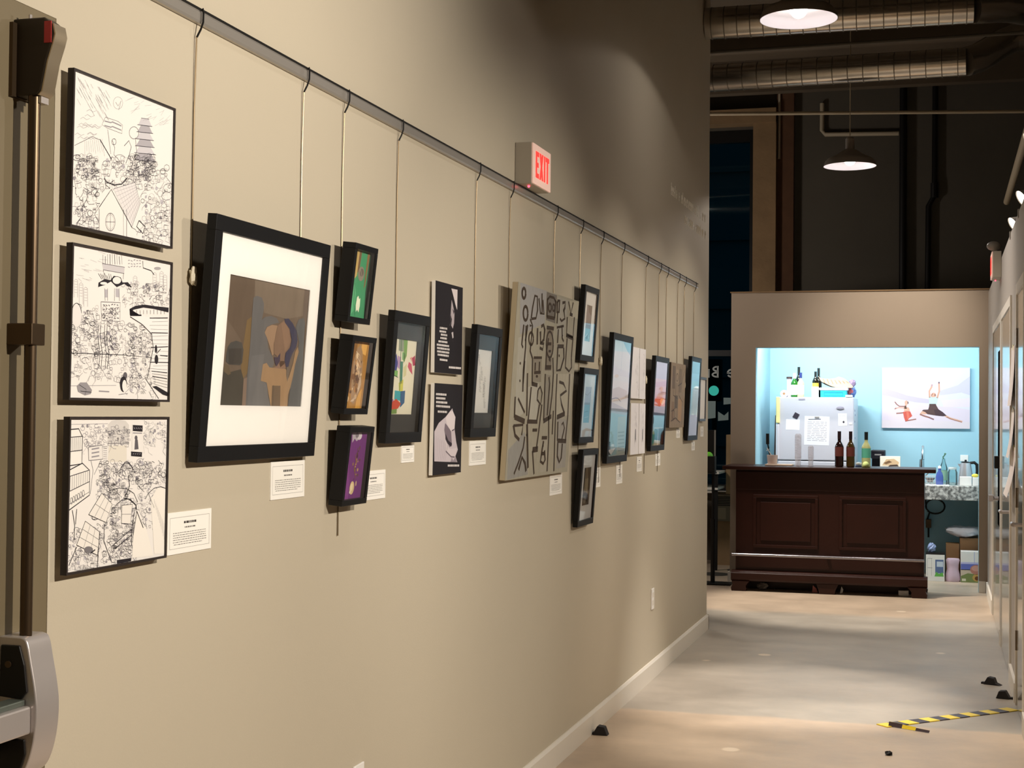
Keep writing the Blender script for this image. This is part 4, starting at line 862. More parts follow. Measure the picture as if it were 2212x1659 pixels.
# ------------------------------------------------------------------ exit signs, outlets, wall lettering
M_red = mat('lit_red_letters', (255, 40, 40), 0.5, emit=(255, 42, 36), estr=2.4)
M_face = mat('exit_sign_face', (246, 226, 214), 0.5, emit=(255, 186, 164), estr=0.30)
M_led = mat('red_led', (255, 60, 70), 0.5, emit=(255, 60, 80), estr=6)
def exit_sign(label, loc, rot, w=0.26, h=0.17, d=0.07):
    t = thing('exit_sign', label, 'exit sign', loc, rot)
    MB().box(0, w, -d+0.006, 0, 0, h).build('housing', mat('sign_housing', (190, 182, 166), 0.5), t, bevel=0.002)
    MB().box(0.002, w-0.002, -d, -d+0.006, 0.002, h-0.002).build('face', M_face, t, bevel=0.002)
    mb = MB(); y0, y1 = -d-0.0012, -d; b, tp, sw = 0.028, h-0.028, 0.018
    def bar(x0, x1, z0, z1): mb.box(x0, x1, y0, y1, z0, z1)
    x = 0.036; bar(x, x+sw, b, tp); bar(x+sw, x+.045, b, b+sw); bar(x+sw, x+.045, tp-sw, tp); bar(x+sw, x+.040, (b+tp)/2-sw/2, (b+tp)/2+sw/2)
    x = 0.090; mb.prism([(x, b), (x+sw*1.15, b), (x+.055, tp), (x+.055-sw*1.15, tp)], 'y', y0, y1); mb.prism([(x+.055, b), (x+.055-sw*1.15, b), (x, tp), (x+sw*1.15, tp)], 'y', y0-.0002, y1)
    bar(0.155, 0.155+sw, b, tp); bar(0.181, 0.230, tp-sw, tp); bar(0.2055-sw/2, 0.2055+sw/2, b, tp-sw)
    mb.build('lettering', M_red, t)
    MB().ball((0.05, -d+0.03, -0.003), 0.005, 0.005, 0.005, 8, 6).build('indicator_lamp', M_led, t)
    return t
exit_sign('red lit exit sign box mounted above the picture rail', (0.0, 5.292, 2.3085), (0, 0, math.pi/2), 0.26, 0.155)
t = exit_sign('red exit sign seen edge on, high on the right hand wall', (RX, 10.44, 2.375), (0, 0, -math.pi/2), 0.28, 0.17, 0.06)
MB().ball((0.17, -0.045, 0.215), 0.030, 0.045, 0.032, 12, 8).tube([(0.17, -0.03, 0.16), (0.17, -0.03, 0.20)], 0.008, 8).build('emergency_lamp', M_lampg, t, smooth=True)
def outlet(label, y, z):
    t = thing('wall_outlet', label, 'outlet', (0, y, z), (0, 0, math.pi/2))
    MB().box(0, 0.072, -0.006, 0, 0, 0.115).build('plate', M_plastic, t, bevel=0.002)
    for zz in (0.022, 0.066): MB().box(0.020, 0.052, -0.0075, -0.006, zz, zz+0.028).build('socket', M_white, t, bevel=0.001)
outlet('white wall outlet low near the far corner', 8.060, 0.380)
outlet('white wall outlet at the bottom edge below the shadow boxes', 3.760, 0.374)
mb = MB()
rl = random.Random(3)
def glyphs(x0, x1, z, hh):
    x = x0
    while x < x1:
        q = rl.random(); wdt = hh*rl.uniform(.35, .6)
        if q < .3: mb.box(x, x+.008, -.002, 0, z, z+hh*rl.choice((1, 1.4)))
        if .2 < q < .8:
            mb.tube([(x+wdt/2+wdt/2*math.cos(k*math.pi/5), -.001, z+hh/2+hh/2*math.sin(k*math.pi/5)) for k in range(9)], .0025, 5)
        if q > .75: mb.box(x, x+wdt, -.002, 0, z+hh*.45, z+hh*.6); mb.box(x, x+.008, -.002, 0, z, z+hh)
        x += wdt+.02
        if rl.random() < .16: x += .05
glyphs(0.0, 1.30, 0.11, 0.05); glyphs(0.48, 1.34, 0.0, 0.05)
o = mb.build('wall_lettering', mat('pale_vinyl', (246, 240, 226), 0.6), None, loc=(0, 8.60, 2.64), rot=(0, 0, math.pi/2))
tag(o, 'two faint lines of pale vinyl lettering high near the wall end', 'lettering')

# ------------------------------------------------------------------ pendant lamps
def pendant(label, loc, power, ztop):
    t = thing('pendant_lamp', label, 'pendant lamp', loc, group='enamel barn pendants')
    prof = [(0.028, 0.115), (0.034, 0.20), (0.034, 0.12), (0.060, 0.105), (0.085, 0.085), (0.125, 0.060), (0.165, 0.050), (0.185, 0.032), (0.200, 0.0)]
    outer = [(0.026, 0.215), (0.034, 0.21), (0.034, 0.130), (0.060, 0.118), (0.090, 0.096), (0.125, 0.076), (0.165, 0.060), (0.186, 0.040), (0.200, 0.0)]
    inner = [(0.197, 0.0), (0.182, 0.036), (0.160, 0.054), (0.120, 0.068), (0.085, 0.086), (0.050, 0.105), (0.030, 0.118), (0.001, 0.120)]
    sh = MB().lathe(outer, seg=40, caps=False).build('shade', M_lampg, t, smooth=True)
    MB().lathe(inner, seg=40, caps=False).build('shade_lining', M_lampw, sh, smooth=True)
    MB().lathe([(0.001, 0.222), (0.026, 0.222), (0.034, 0.21)], seg=20, caps=False).build('cap', M_lampg, sh, smooth=True)
    MB().ball((0, 0, 0.055), 0.046, 0.046, 0.050, 20, 12).build('bulb', M_bulb, t, smooth=True)
    MB().tube([(0, 0, 0.222), (0, 0, ztop-loc[2])], 0.004, 6).build('cord', M_pipe, t)
    l = bpy.data.lights.new('pendant_light', 'SPOT'); l.energy = power; l.color = SOFT; l.spot_size = math.radians(156); l.spot_blend = 0.10; l.shadow_soft_size = 0.03
    lo = bpy.data.objects.new('pendant_light', l); COL.objects.link(lo); lo.location = (loc[0], loc[1], loc[2]-0.003)
    return t
pendant('nearer white lined grey pendant lamp at the top edge', (0.818, 7.70, 3.497), 8, 4.75)
pendant('farther grey pendant lamp hanging above the dark bar', (0.851, 11.60, 3.375), 60, 4.75)
l = bpy.data.lights.new('pendant_light', 'SPOT'); l.energy = 18; l.color = SOFT; l.spot_size = math.radians(156); l.spot_blend = 0.10; l.shadow_soft_size = 0.03
lo = bpy.data.objects.new('pendant_light', l); COL.objects.link(lo); lo.location = (0.83, 3.8, 3.49)     # the next pendant of the row, above the camera
# kitchenette ceiling light (a tube fitting behind the lintel)
t = thing('tube_light', 'left tube light fitting on the kitchenette ceiling above the fridge', 'ceiling light', (0.36, 13.20, 2.5))
MB().box(-0.34, 0.34, -0.06, 0.06, -0.05, 0).build('housing', M_plastic, t)
MB().tube([(-0.32, 0, -0.068), (0.32, 0, -0.068)], 0.018, 12).build('tube', M_bulb, t, smooth=True)
l = bpy.data.lights.new('tube_light', 'AREA'); l.shape = 'RECTANGLE'; l.size = 0.62; l.size_y = 0.06; l.energy = 32; l.color = COOL
lo = bpy.data.objects.new('tube_light_source', l); COL.objects.link(lo); lo.location = (0.36, 13.215, 2.40)
lo.rotation_euler = (Vector((1.25, 14.45, 0.85))-Vector(lo.location)).to_track_quat('-Z', 'Y').to_euler()
copy_thing(t, (1.36, 13.20, 2.5), 'added right tube light fitting brightening the kitchenette wall')  # second tube, added to even out brightness on the turquoise wall
l2 = l.copy(); l2.energy = 15
lo2 = bpy.data.objects.new('tube_light_source', l2); COL.objects.link(lo2); lo2.location = (1.36, 13.215, 2.40)
lo2.rotation_euler = (Vector((1.40, 14.45, 0.70))-Vector(lo2.location)).to_track_quat('-Z', 'Y').to_euler()
l = bpy.data.lights.new('lobby_light', 'POINT'); l.energy = 70; l.color = SOFT; l.shadow_soft_size = 0.2
lo = bpy.data.objects.new('lobby_light', l); COL.objects.link(lo); lo.location = (-1.7, 12.4, 2.3)        # unseen added light, set low to brighten the lobby past the wall end

# spot heads clamped on the right wall
def clamp_spot(label, y, z, aim=0.0):
    t = thing('clamp_spotlight', label, 'spotlight', (1.93, y, 2.5), group='spotlights on the right hand wall top')
    MB().box(-0.03, 0.05, -0.025, 0.025, -0.03, 0.012).tube([(0.01, 0, 0.01), (0.01, 0, z-2.5)], 0.007, 8).build('clamp', M_lampg, t)
    hd = MB().lathe([(0.012, 0.10), (0.022, 0.095), (0.026, 0.05), (0.048, 0.0)], seg=20, caps=False)
    h = hd.build('head', M_lampg, t, smooth=True); h.location = (-0.01, 0, z-2.5); h.rotation_euler = (0, math.radians(58), math.radians(aim))
    f = MB().lathe([(0.001, 0.014), (0.045, 0.004)], seg=20, caps=False).build('lamp_face', M_spotface, h, smooth=True)
    return t
clamp_spot('nearest lit spotlight on the right wall top, cut by the frame edge', 7.30, 2.745, 10)
clamp_spot('second lit spotlight along the right wall top', 7.92, 2.565, 20)
clamp_spot('third lit spotlight along the right wall top', 8.85, 2.550, 20)

# ------------------------------------------------------------------ ducts, pipes and far wall services
def duct(label, pts, r, n):
    t = thing('spiral_duct', label, 'air duct', (0, 0, 0), group='galvanised spiral ducts under the ceiling')
    MB().tube(pts, r, 28).build('duct', M_galv, t, smooth=True)
    a, b = Vector(pts[0]), Vector(pts[1]); d = (b-a)
    mb = MB()
    for k in range(n):
        c = a+d*((k+.5)/n); e = d.normalized()*0.0035
        mb.tube([c-e, c+e], r+0.0025, 28)
    mb.build('seam', mat('duct_seam', (112, 104, 92), 0.4, metal=0.7), t, smooth=True)
    return t
t = duct('nearer galvanised spiral duct crossing under the ceiling', [(0.004, 9.86, 4.08), (1.72, 9.90, 4.09)], 0.105, 20)
MB().tube([(1.72, 9.90, 4.09), (1.85, 9.96, 4.11), (1.95, 10.10, 4.14), (2.05, 10.35, 4.18), (2.3, 10.6, 4.2)], [0.11, 0.112, 0.112, 0.112, 0.112], 24).build('elbow', M_galv, t, smooth=True)
t = duct('farther galvanised spiral duct with a flexible bend', [(-2.4, 11.62, 4.09), (1.70, 11.42, 4.09)], 0.105, 36)
el = MB().tube([(1.70, 11.42, 4.09), (1.78, 11.46, 4.12), (1.87, 11.55, 4.19), (1.95, 11.68, 4.27), (2.06, 11.74, 4.33), (2.45, 11.74, 4.34)], 0.108, 24).build('elbow', M_galv, t, smooth=True)
def pipe(name, label, pts, r, m, cat='pipe', group=None):
    o = MB().tube(pts, r, 12).build(name, m, None, smooth=True); return tag(o, label, cat, group)
pipe('ceiling_pipe', 'long pale horizontal pipe crossing above the kitchenette', [(-2.6, 12.24, 4.05), (2.5, 13.25, 4.05)], 0.015, M_pipe)
pipe('ceiling_pipe', 'dull thin pipe crossing between the two ducts', [(-2.4, 10.77, 4.10), (2.3, 10.68, 4.10)], 0.012, M_far)
pipe('conduit', 'bent conduit dropping beside the pendant cord on the far wall', [(0.39, 14.86, 4.55), (0.39, 14.86, 4.28), (0.42, 14.86, 4.24), (1.125, 14.86, 4.22)], 0.022, M_pipe)
pipe('downpipe', 'thick black downpipe on the dark far wall', [(1.167, 14.84, 4.74), (1.167, 14.84, 2.0)], 0.036, M_dark)
t = thing('drain_pipe', 'thinner black drain pipe with a joint, right of the thick one', 'pipe', (1.435, 14.85, 2.0))
MB().tube([(0.03, 0, 2.74), (0.025, 0, 1.60), (-0.03, 0, 1.50), (-0.04, 0, 0.0)], 0.026, 10).build('pipe', M_dark, t, smooth=True)
MB().tube([(0.026, 0, 1.72), (0.026, 0, 1.58)], 0.036, 10).build('joint', M_dark, t)
pipe('wall_pipe', 'tan pipe running along above the right hand wall', [(2.05, 6.0, 3.30), (2.05, 7.5, 3.30), (2.05, 9.0, 3.28), (2.05, 13.0, 3.26)], 0.026, M_pipe)
pipe('conduit', 'thin conduit hanging down beside the far column', [(-0.02, 14.78, 4.74), (-0.02, 14.78, 4.0)], 0.012, M_pipe)
for k, (y, z) in enumerate(((9.0, 4.6), (10.6, 4.6), (12.2, 4.6), (13.8, 4.6))):
    struct(MB().box(-5.9, 5.9, y-0.06, y+0.06, 4.45, 4.75).build('beam_ceiling', M_ceil))

# ------------------------------------------------------------------ the bar
bar = thing('bar_counter', 'dark mahogany bar with panelled front and foot rail before the kitchenette', 'bar', (0, 0, 0))
MB().box(-0.115, 1.402, 12.43, 12.86, 0.10, 1.005).build('body', M_mahog, bar, bevel=0.004)
MB().box(-0.222, 1.492, 12.36, 12.925, 1.005, 1.036).build('counter_top', M_mahog, bar, bevel=0.006)
for x0, x1 in ((0.03, 0.56), (0.73, 1.26)):
    mb = MB()
    for b in ((x0, x1, 0.775, 0.80), (x0, x1, 0.36, 0.385)): mb.box(b[0], b[1], 12.416, 12.43, b[2], b[3])
    mb.box(x0, x0+0.025, 12.416, 12.43, 0.385, 0.775); mb.box(x1-0.025, x1, 12.416, 12.43, 0.385, 0.775)
    mb.box(x0+0.06, x1-0.06, 12.420, 12.43, 0.42, 0.74)
    mb.build('raised_panel', M_mahog, bar, bevel=0.003)
MB().box(-0.115, 1.402, 12.42, 12.43, 0.84, 0.99).build('frieze', M_mahog, bar, bevel=0.003)
MB().tube([(-0.14, 12.385, 0.300), (1.405, 12.385, 0.300)], 0.013, 14).build('foot_rail', mat('polished_dark_rail', (150, 146, 150), 0.2, metal=0.8), bar, smooth=True)
for x in (-0.10, 0.64, 1.37): MB().box(x-0.012, x+0.012, 12.385, 12.43, 0.286, 0.312).build('rail_bracket', M_mahog, bar)
mb = MB(); mb.prism([(12.375, 0.085), (12.36, 0.10), (12.36, 0.150), (12.385, 0.166), (12.43, 0.172), (12.43, 0.085)], 'x', -0.145, 1.430)
mb.build('base_moulding', M_mahog, bar, bevel=0.002)
MB().box(-0.10, 1.39, 12.62, 12.64, 0, 0.10).build('toe_board', M_mahog, bar)
for x, sgn in ((-0.140, 1), (1.425, -1)):
    for y0, y1 in ((12.365, 12.45), (12.78, 12.86)):
        pr = [(0, 0.0), (0.115, 0.0), (0.125, 0.022), (0.118, 0.045), (0.150, 0.085), (0.0, 0.086), (0.008, 0.05), (-0.004, 0.025)]
        MB().prism([(x+sgn*px, pz) for px, pz in pr], 'y', y0, y1).build('foot', M_mahog, bar, bevel=0.004)
MB().prism([(0.575, 0), (0.70, 0), (0.705, 0.03), (0.73, 0.085), (0.55, 0.085), (0.57, 0.03)], 'y', 12.375, 12.44).build('foot', M_mahog, bar, bevel=0.004)
# bits lying under the bar
def bit(name, label, b, col, cat, bev=0.003):
    o = MB().box(*b).build(name, col, None, bevel=bev); return tag(o, label, cat)
bit('white_block', 'small off white block under the right end of the bar', (1.20, 1.28, 12.50, 12.55, 0, 0.042), M_plastic, 'block')
o = MB().prism([(0.0, 0), (0.045, 0), (0.035, 0.03), (0.006, 0.055)], 'y', 0, 0.02).build('paper_scrap', mat('pink_paper', (226, 140, 130), 0.7), None, loc=(0.510, 12.49, 0)); tag(o, 'pink paper scrap under the middle of the bar', 'scrap')
o = MB().prism([(0.0, 0), (0.02, 0.005), (0.026, 0.03), (0.012, 0.055), (0.006, 0.03)], 'y', 0, 0.02).build('paper_scrap', M_paper, None, loc=(0.735, 12.49, 0)); tag(o, 'curled white paper scrap under the bar beside the middle foot', 'scrap')
rr = random.Random(5)
mb = MB(); mb.ball((0, 0, 0.028), 0.045, 0.03, 0.028, 14, 9, None, 0, 0.25, rr); o = mb.build('crumpled_foil', mat('grey_foil', (130, 122, 116), 0.4, metal=0.3), None, loc=(0.10, 12.53, 0)); tag(o, 'crumpled grey foil under the left end of the bar', 'scrap')
o = MB().box(0, 0.10, 0, 0.03, 0, 0.008).build('flat_stick', mat('dull_stick', (104, 88, 70), 0.7), None, loc=(0.20, 12.52, 0)); tag(o, 'dull flat stick under the bar beside the foil', 'scrap')

# bottles: body, capsule, paper label
def bottle(label, x, y, z, h, r, glass, cap, lab=None, lab_z=(0.12, 0.42), group=None, shoulder=0.60, spot_label=True):
    t = thing('wine_bottle', label, 'bottle', (x, y, z), group=group)
    hs = h*shoulder
    pr = [(r*0.8, 0), (r, 0.006), (r, hs*0.93), (r*0.93, hs*1.0), (r*0.66, hs*1.11), (r*0.42, hs*1.19), (r*0.38, hs*1.25), (r*0.36, h*0.985), (r*0.40, h*0.985), (r*0.40, h)]
    MB().lathe(pr, seg=24).build('bottle_glass', glass, t, smooth=True)
    MB().lathe([(r*0.41, h*0.78), (r*0.41, h*0.995), (r*0.43, h*0.995), (r*0.43, h*1.003), (0.001, h*1.004)], seg=20, caps=False).build('capsule', cap, t, smooth=True)
    if lab:
        MB().lathe([(r*1.012, h*lab_z[0]), (r*1.012, h*lab_z[1])], seg=24, caps=False).build('paper_label', lab, t, smooth=True)
    return t
G_red = mat('dark_red_wine_glass', (34, 14, 12), 0.08); G_brown = mat('brown_bottle_glass', (66, 48, 18), 0.08); G_green = mat('green_bottle_glass', (34, 104, 30), 0.08)
G_white = mat('white_wine_glass', (196, 200, 140), 0.08); G_dk = mat('black_bottle_glass', (22, 24, 16), 0.08)
C_dk = mat('dark_capsule', (40, 16, 22), 0.4); C_black = mat('black_capsule', (14, 22, 20), 0.4); C_navy = mat('navy_capsule', (40, 52, 112), 0.4); C_white = mat('white_capsule', (226, 226, 232), 0.4)
L_mar = mat('maroon_label', (104, 44, 34), 0.6); L_teal = mat('teal_label', (96, 190, 160), 0.6); L_cream = mat('cream_label', (236, 236, 206), 0.6); L_yel = mat('yellow_label', (232, 196, 70), 0.6); L_wh = mat('white_label', (234, 238, 236), 0.6)
BT = 1.036
bottle('left dark red wine bottle with a maroon label on the bar', 0.716, 12.62, BT, 0.295, 0.036, G_red, C_dk, L_mar, (0.30, 0.56), 'wine bottles on the bar')
bottle('right brown wine bottle with a maroon label on the bar', 0.808, 12.62, BT, 0.295, 0.035, G_brown, C_dk, L_mar, (0.30, 0.56), 'wine bottles on the bar')
bottle('white wine bottle with a teal label on the bar', 0.934, 12.62, BT, 0.292, 0.037, G_white, C_black, L_teal, (0.27, 0.54), 'wine bottles on the bar')
# cup stacks
def cups(label, x, h, r0, r1):
    t = thing('cup_stack', label, 'stack of cups', (x, 12.66, BT), group='clear plastic cup stacks on the bar')
    n = int(h/0.014); k = 0; base = 0.075
    MB().lathe([(r1, 0.0), (r1*1.02, 0.004), (r0, base)], seg=20, caps=False).build('cup', M_cup, t, smooth=True)
    z = base
    while z < h-0.012:
        MB().lathe([(r0*0.97, z-0.006), (r0*1.05, z+0.001), (r0*1.05, z+0.004), (r0*0.99, z+0.008)], seg=20, caps=False).build('cup', M_cup, t, smooth=True); z += 0.0135
    MB().lathe([(r0*1.0, h-0.012), (r1*0.92, h), (0.001, h)], seg=20, caps=False).build('cup', M_cup, t, smooth=True)
M_cup = mat('frosted_cup_plastic', (238, 232, 238), 0.2, alpha=0.42)
cups('taller stack of clear plastic cups on the bar', 0.374, 0.27, 0.027, 0.022)
cups('shorter stack of clear plastic cups on the bar', 0.480, 0.17, 0.023, 0.019)
# potted plant on a tray
o = MB().box(0.110, 0.335, 12.55, 12.72, BT, BT+0.014).build('serving_tray', mat('pale_wood_tray', (232, 206, 184), 0.6), None, bevel=0.004); tag(o, 'pale shallow tray at the left end of the bar', 'tray')
t = thing('utensil_pot', 'white pot holding dark handled utensils on the pale tray', 'utensil pot', (0.162, 12.64, BT+0.014))
MB().lathe([(0.036, 0), (0.040, 0.004), (0.046, 0.074), (0.043, 0.076), (0.040, 0.062), (0.001, 0.060)], seg=24, caps=False).build('pot', mat('white_pot', (222, 206, 200), 0.5), t, smooth=True)
MB().tube([(-0.02, 0, 0.06), (-0.034, 0, 0.14), (-0.040, 0, 0.17)], 0.006, 8).tube([(-0.040, 0, 0.165), (-0.041, 0, 0.255)], 0.014, 10).build('brush', M_dark, t, smooth=True)
MB().tube([(0.02, 0.01, 0.06), (0.022, 0.01, 0.33), (0.024, 0.01, 0.41)], [0.006, 0.004, 0.003], 8).build('skewer', mat('brown_stick', (90, 74, 66), 0.6), t)
MB().tube([(0.0, -0.01, 0.06), (-0.045, -0.01, 0.135)], 0.004, 6).tube([(-0.05, -0.01, 0.11), (-0.025, -0.01, 0.125)], 0.003, 6).build('fork', M_plastic, t)
o = MB().ball((0, 0, 0), 0.026, 0.026, 0.026, 20, 14).build('tennis_ball', mat('pale_green_felt', (214, 232, 150), 0.9), None, smooth=True, loc=(0.937, 12.50, BT+0.026)); tag(o, 'small pale yellow green ball on the bar before the white wine bottle', 'ball')
t = thing('napkin_pack', 'small white and blue napkin pack on the bar beside the bottles', 'napkins', (0.872, 12.70, BT))
MB().box(-0.028, 0.030, -0.03, 0.03, 0, 0.012).build('wrapper', mat('blue_wrapper', (70, 96, 150), 0.5), t, bevel=0.002)
MB().ball((0.0, 0, 0.022), 0.028, 0.028, 0.018, 14, 8, None, 0, 0.12, rr).build('napkins', M_paper, t)

# ------------------------------------------------------------------ kitchenette: counter, fridge and what stands on them
ct = thing('stone_counter', 'grey speckled stone counter slab in the kitchenette', 'counter', (0, 0, 0))
def stone():
    m = mat('speckled_stone', (150, 150, 146), 0.5); nt = m.node_tree; b = nt.nodes['Principled BSDF']
    tc = nt.nodes.new('ShaderNodeTexCoord'); v = nt.nodes.new('ShaderNodeTexNoise'); v.inputs['Scale'].default_value = 45; v.inputs['Detail'].default_value = 6
    cr = nt.nodes.new('ShaderNodeValToRGB'); cr.color_ramp.elements[0].position = 0.38; cr.color_ramp.elements[0].color = (*lin((92, 92, 90)), 1)
    cr.color_ramp.elements[1].position = 0.66; cr.color_ramp.elements[1].color = (*lin((206, 206, 200)), 1)
    nt.links.new(tc.outputs['Object'], v.inputs['Vector']); nt.links.new(v.outputs['Fac'], cr.inputs[0]); nt.links.new(cr.outputs[0], b.inputs['Base Color']); return m
MB().box(0.86, 1.928, 13.70, 14.448, 0.722, 0.850).build('slab', stone(), ct, bevel=0.006)
MB().box(0.88, 0.94, 13.76, 14.40, 0.0, 0.722).build('support', M_turq, ct)
CT = 0.850
t = thing('faucet', 'chrome gooseneck faucet at the back of the stone counter', 'faucet', (1.37, 14.22, CT))
mb = MB(); mb.tube([(0, 0, 0), (0, 0, 0.20), (0, -0.01, 0.28), (0, -0.05, 0.335), (0, -0.10, 0.335), (0, -0.14, 0.30), (0, -0.15, 0.22)], [0.018, 0.013, 0.012, 0.012, 0.012, 0.012, 0.017], 12); mb.build('spout', mat('chrome', (214, 218, 222), 0.12, metal=1.0), t, smooth=True)
MB().tube([(-0.008, -0.15, 0.22), (-0.012, -0.15, 0.15)], 0.020, 12).build('spray_head', MATS['chrome'], t, smooth=True)
MB().tube([(0.018, 0, 0.06), (0.05, 0, 0.09)], 0.006, 8).build('lever', MATS['chrome'], t)
t = thing('coffee_maker', 'black coffee maker behind the white wine bottle', 'coffee maker', (0.974, 14.10, CT))
MB().box(-0.06, 0.06, -0.08, 0.10, 0, 0.03).box(-0.06, 0.06, 0.03, 0.10, 0.03, 0.22).build('body', mat('black_appliance', (26, 24, 34), 0.4), t, bevel=0.004)
MB().box(-0.064, 0.064, -0.085, 0.10, 0.22, 0.30).build('brew_head', mat('black_appliance', (26, 24, 34), 0.4), t, bevel=0.010)
MB().box(-0.03, 0.03, -0.0865, -0.0845, 0.252, 0.264).build('badge', M_satin, t)
MB().lathe([(0.04, 0.03), (0.048, 0.08), (0.042, 0.14)], 0, -0.03, 0, 20).build('carafe', mat('dark_carafe', (40, 34, 30), 0.1), t, smooth=True)
t = thing('tissue_box', 'printed tissue box with a brown picture behind the bar', 'box', (0.998, 13.86, CT+0.15)) if False else thing('snack_box', 'printed carton with a tan picture, standing on the counter behind the bar', 'box', (0.998, 13.86, CT))
MB().box(0, 0.178, 0, 0.09, 0, 0.248).build('carton', mat('cream_carton', (226, 220, 206), 0.6), t, bevel=0.002)
a = Art(0.174, 0.10, (230, 224, 208)); a.fill([(0.1, 0.2), (0.3, 0.75), (0.7, 0.8), (0.95, 0.5), (0.9, 0.15)], (206, 176, 138), 1); a.fill([(0.15, 0.4), (0.45, 0.65), (0.6, 0.5), (0.3, 0.3)], (120, 92, 66), 2); a.fill([(0.5, 0.25), (0.85, 0.3), (0.95, 0.12), (0.4, 0.1)], (72, 62, 56), 2); a.fill([(0, 0), (1, 0), (1, 0.08), (0, 0.08)], (196, 190, 182), 2)
a.build('printed_front', M_prod, t, 0.002, -0.0008, 0.146)
# right part of the counter
t = thing('spray_bottle', 'blue dish soap bottle on the counter right of the bar', 'bottle', (1.518, 13.84, CT))
MB().lathe([(0.028, 0), (0.032, 0.005), (0.033, 0.07), (0.026, 0.105), (0.013, 0.125), (0.012, 0.15)], seg=20, sy=0.7).build('body', mat('blue_soap', (70, 88, 156), 0.15), t, smooth=True)
MB().lathe([(0.014, 0.148), (0.014, 0.165), (0.006, 0.172)], seg=14).build('cap', M_plastic, t)
t = thing('soda_bottle', 'clear bottle with a green stopper behind the blue soap', 'bottle', (1.553, 13.92, CT))
MB().lathe([(0.030, 0), (0.034, 0.006), (0.034, 0.15), (0.014, 0.21), (0.012, 0.235)], seg=20, caps=False).build('body', M_clear, t, smooth=True)
MB().tube([(0, 0, 0.23), (-0.006, 0, 0.25), (0.006, 0, 0.262), (0.012, 0, 0.275)], 0.006, 8).ball((0.013, 0, 0.278), 0.009, 0.009, 0.009, 10, 8).build('stopper', mat('green_stopper', (70, 110, 90), 0.4), t)
MB().lathe([(0.0345, 0.04), (0.0345, 0.13)], seg=20, caps=False).build('paper_label', mat('sea_green_label', (120, 160, 140), 0.6), t, smooth=True)
t = thing('glass_jar', 'empty clear glass jar on the counter beside the kettle', 'jar', (1.630, 13.86, CT))
MB().lathe([(0.038, 0), (0.042, 0.006), (0.042, 0.115), (0.034, 0.132), (0.034, 0.160)], seg=24, caps=False).build('jar_glass', M_clear, t, smooth=True)
MB().lathe([(0.036, 0.140), (0.037, 0.143), (0.037, 0.158), (0.035, 0.162)], seg=24, caps=False).build('rim', mat('jar_rim', (190, 200, 200), 0.3), t, smooth=True)
t = thing('electric_kettle', 'steel electric kettle with a black handle on the counter', 'kettle', (1.745, 14.06, CT))
MB().lathe([(0.066, 0), (0.068, 0.01), (0.064, 0.08), (0.050, 0.17), (0.044, 0.195)], seg=28).build('body', mat('kettle_steel', (214, 210, 212), 0.25, metal=0.7), t, smooth=True)
MB().lathe([(0.044, 0.195), (0.030, 0.205), (0.010, 0.208), (0.010, 0.222), (0.001, 0.224)], seg=20, caps=False).build('lid', M_dark, t, smooth=True)
MB().tube([(0.035, 0, 0.195), (0.075, 0, 0.20), (0.098, 0, 0.18), (0.100, 0, 0.12), (0.090, 0, 0.05), (0.064, 0, 0.03)], [0.012, 0.014, 0.015, 0.013, 0.011, 0.010], 10).build('handle', M_dark, t, smooth=True)
MB().prism([(-0.047, 0.150), (-0.070, 0.185), (-0.046, 0.185)], 'y', -0.014, 0.014).build('spout', MATS['kettle_steel'], t)
o = MB().box(0, 0.100, 0, 0.08, 0, 0.080).build('white_carton', M_plastic, None, bevel=0.003, loc=(1.692, 13.78, CT)); tag(o, 'plain white box before the kettle', 'box')
o = MB().box(0, 0.080, 0, 0.08, 0, 0.075).build('white_carton', M_plastic, None, bevel=0.003, loc=(1.800, 13.78, CT)); tag(o, 'plain white box at the right end of the counter', 'box')
t = thing('sponge', 'yellow sponge lying on the right hand white box', 'sponge', (1.822, 13.82, CT+0.075))
MB().ball((0, 0, 0.016), 0.030, 0.025, 0.016, 16, 8).build('sponge_body', mat('yellow_sponge', (240, 220, 90), 0.9), t, smooth=True)
o = MB().box(0, 0.20, 0, 0.16, 0, 0.003).build('paper_sheet', M_paper, None, loc=(1.40, 13.71, CT)); tag(o, 'white paper sheet lying on the stone counter', 'paper')
t = thing('dish_rack', 'small grey wire rack with dishes behind the bar end', 'dish rack', (1.385, 13.95, CT))
mb = MB()
for k in range(5): mb.tube([(k*0.025, 0, 0.0), (k*0.025, 0, 0.075), (k*0.025, 0.10, 0.075), (k*0.025, 0.10, 0)], 0.002, 6)
mb.tube([(0, 0, 0.075), (0.10, 0, 0.075)], 0.0025, 6); mb.tube([(0, 0, 0.03), (0.10, 0, 0.03)], 0.0025, 6); mb.build('rack', M_satin, t)
MB().lathe([(0.02, 0.005), (0.045, 0.045), (0.042, 0.046), (0.001, 0.01)], 0.05, 0.05, 0.012, 20, caps=False).build('bowl', mat('grey_bowl', (150, 140, 136), 0.4), t, smooth=True)
o = MB().box(1.703, 1.774, 14.443, 14.45, 1.048, 1.108).build('wall_outlet', M_plastic, None, bevel=0.002); tag(o, 'white outlet plate on the turquoise wall above the kettle', 'outlet')
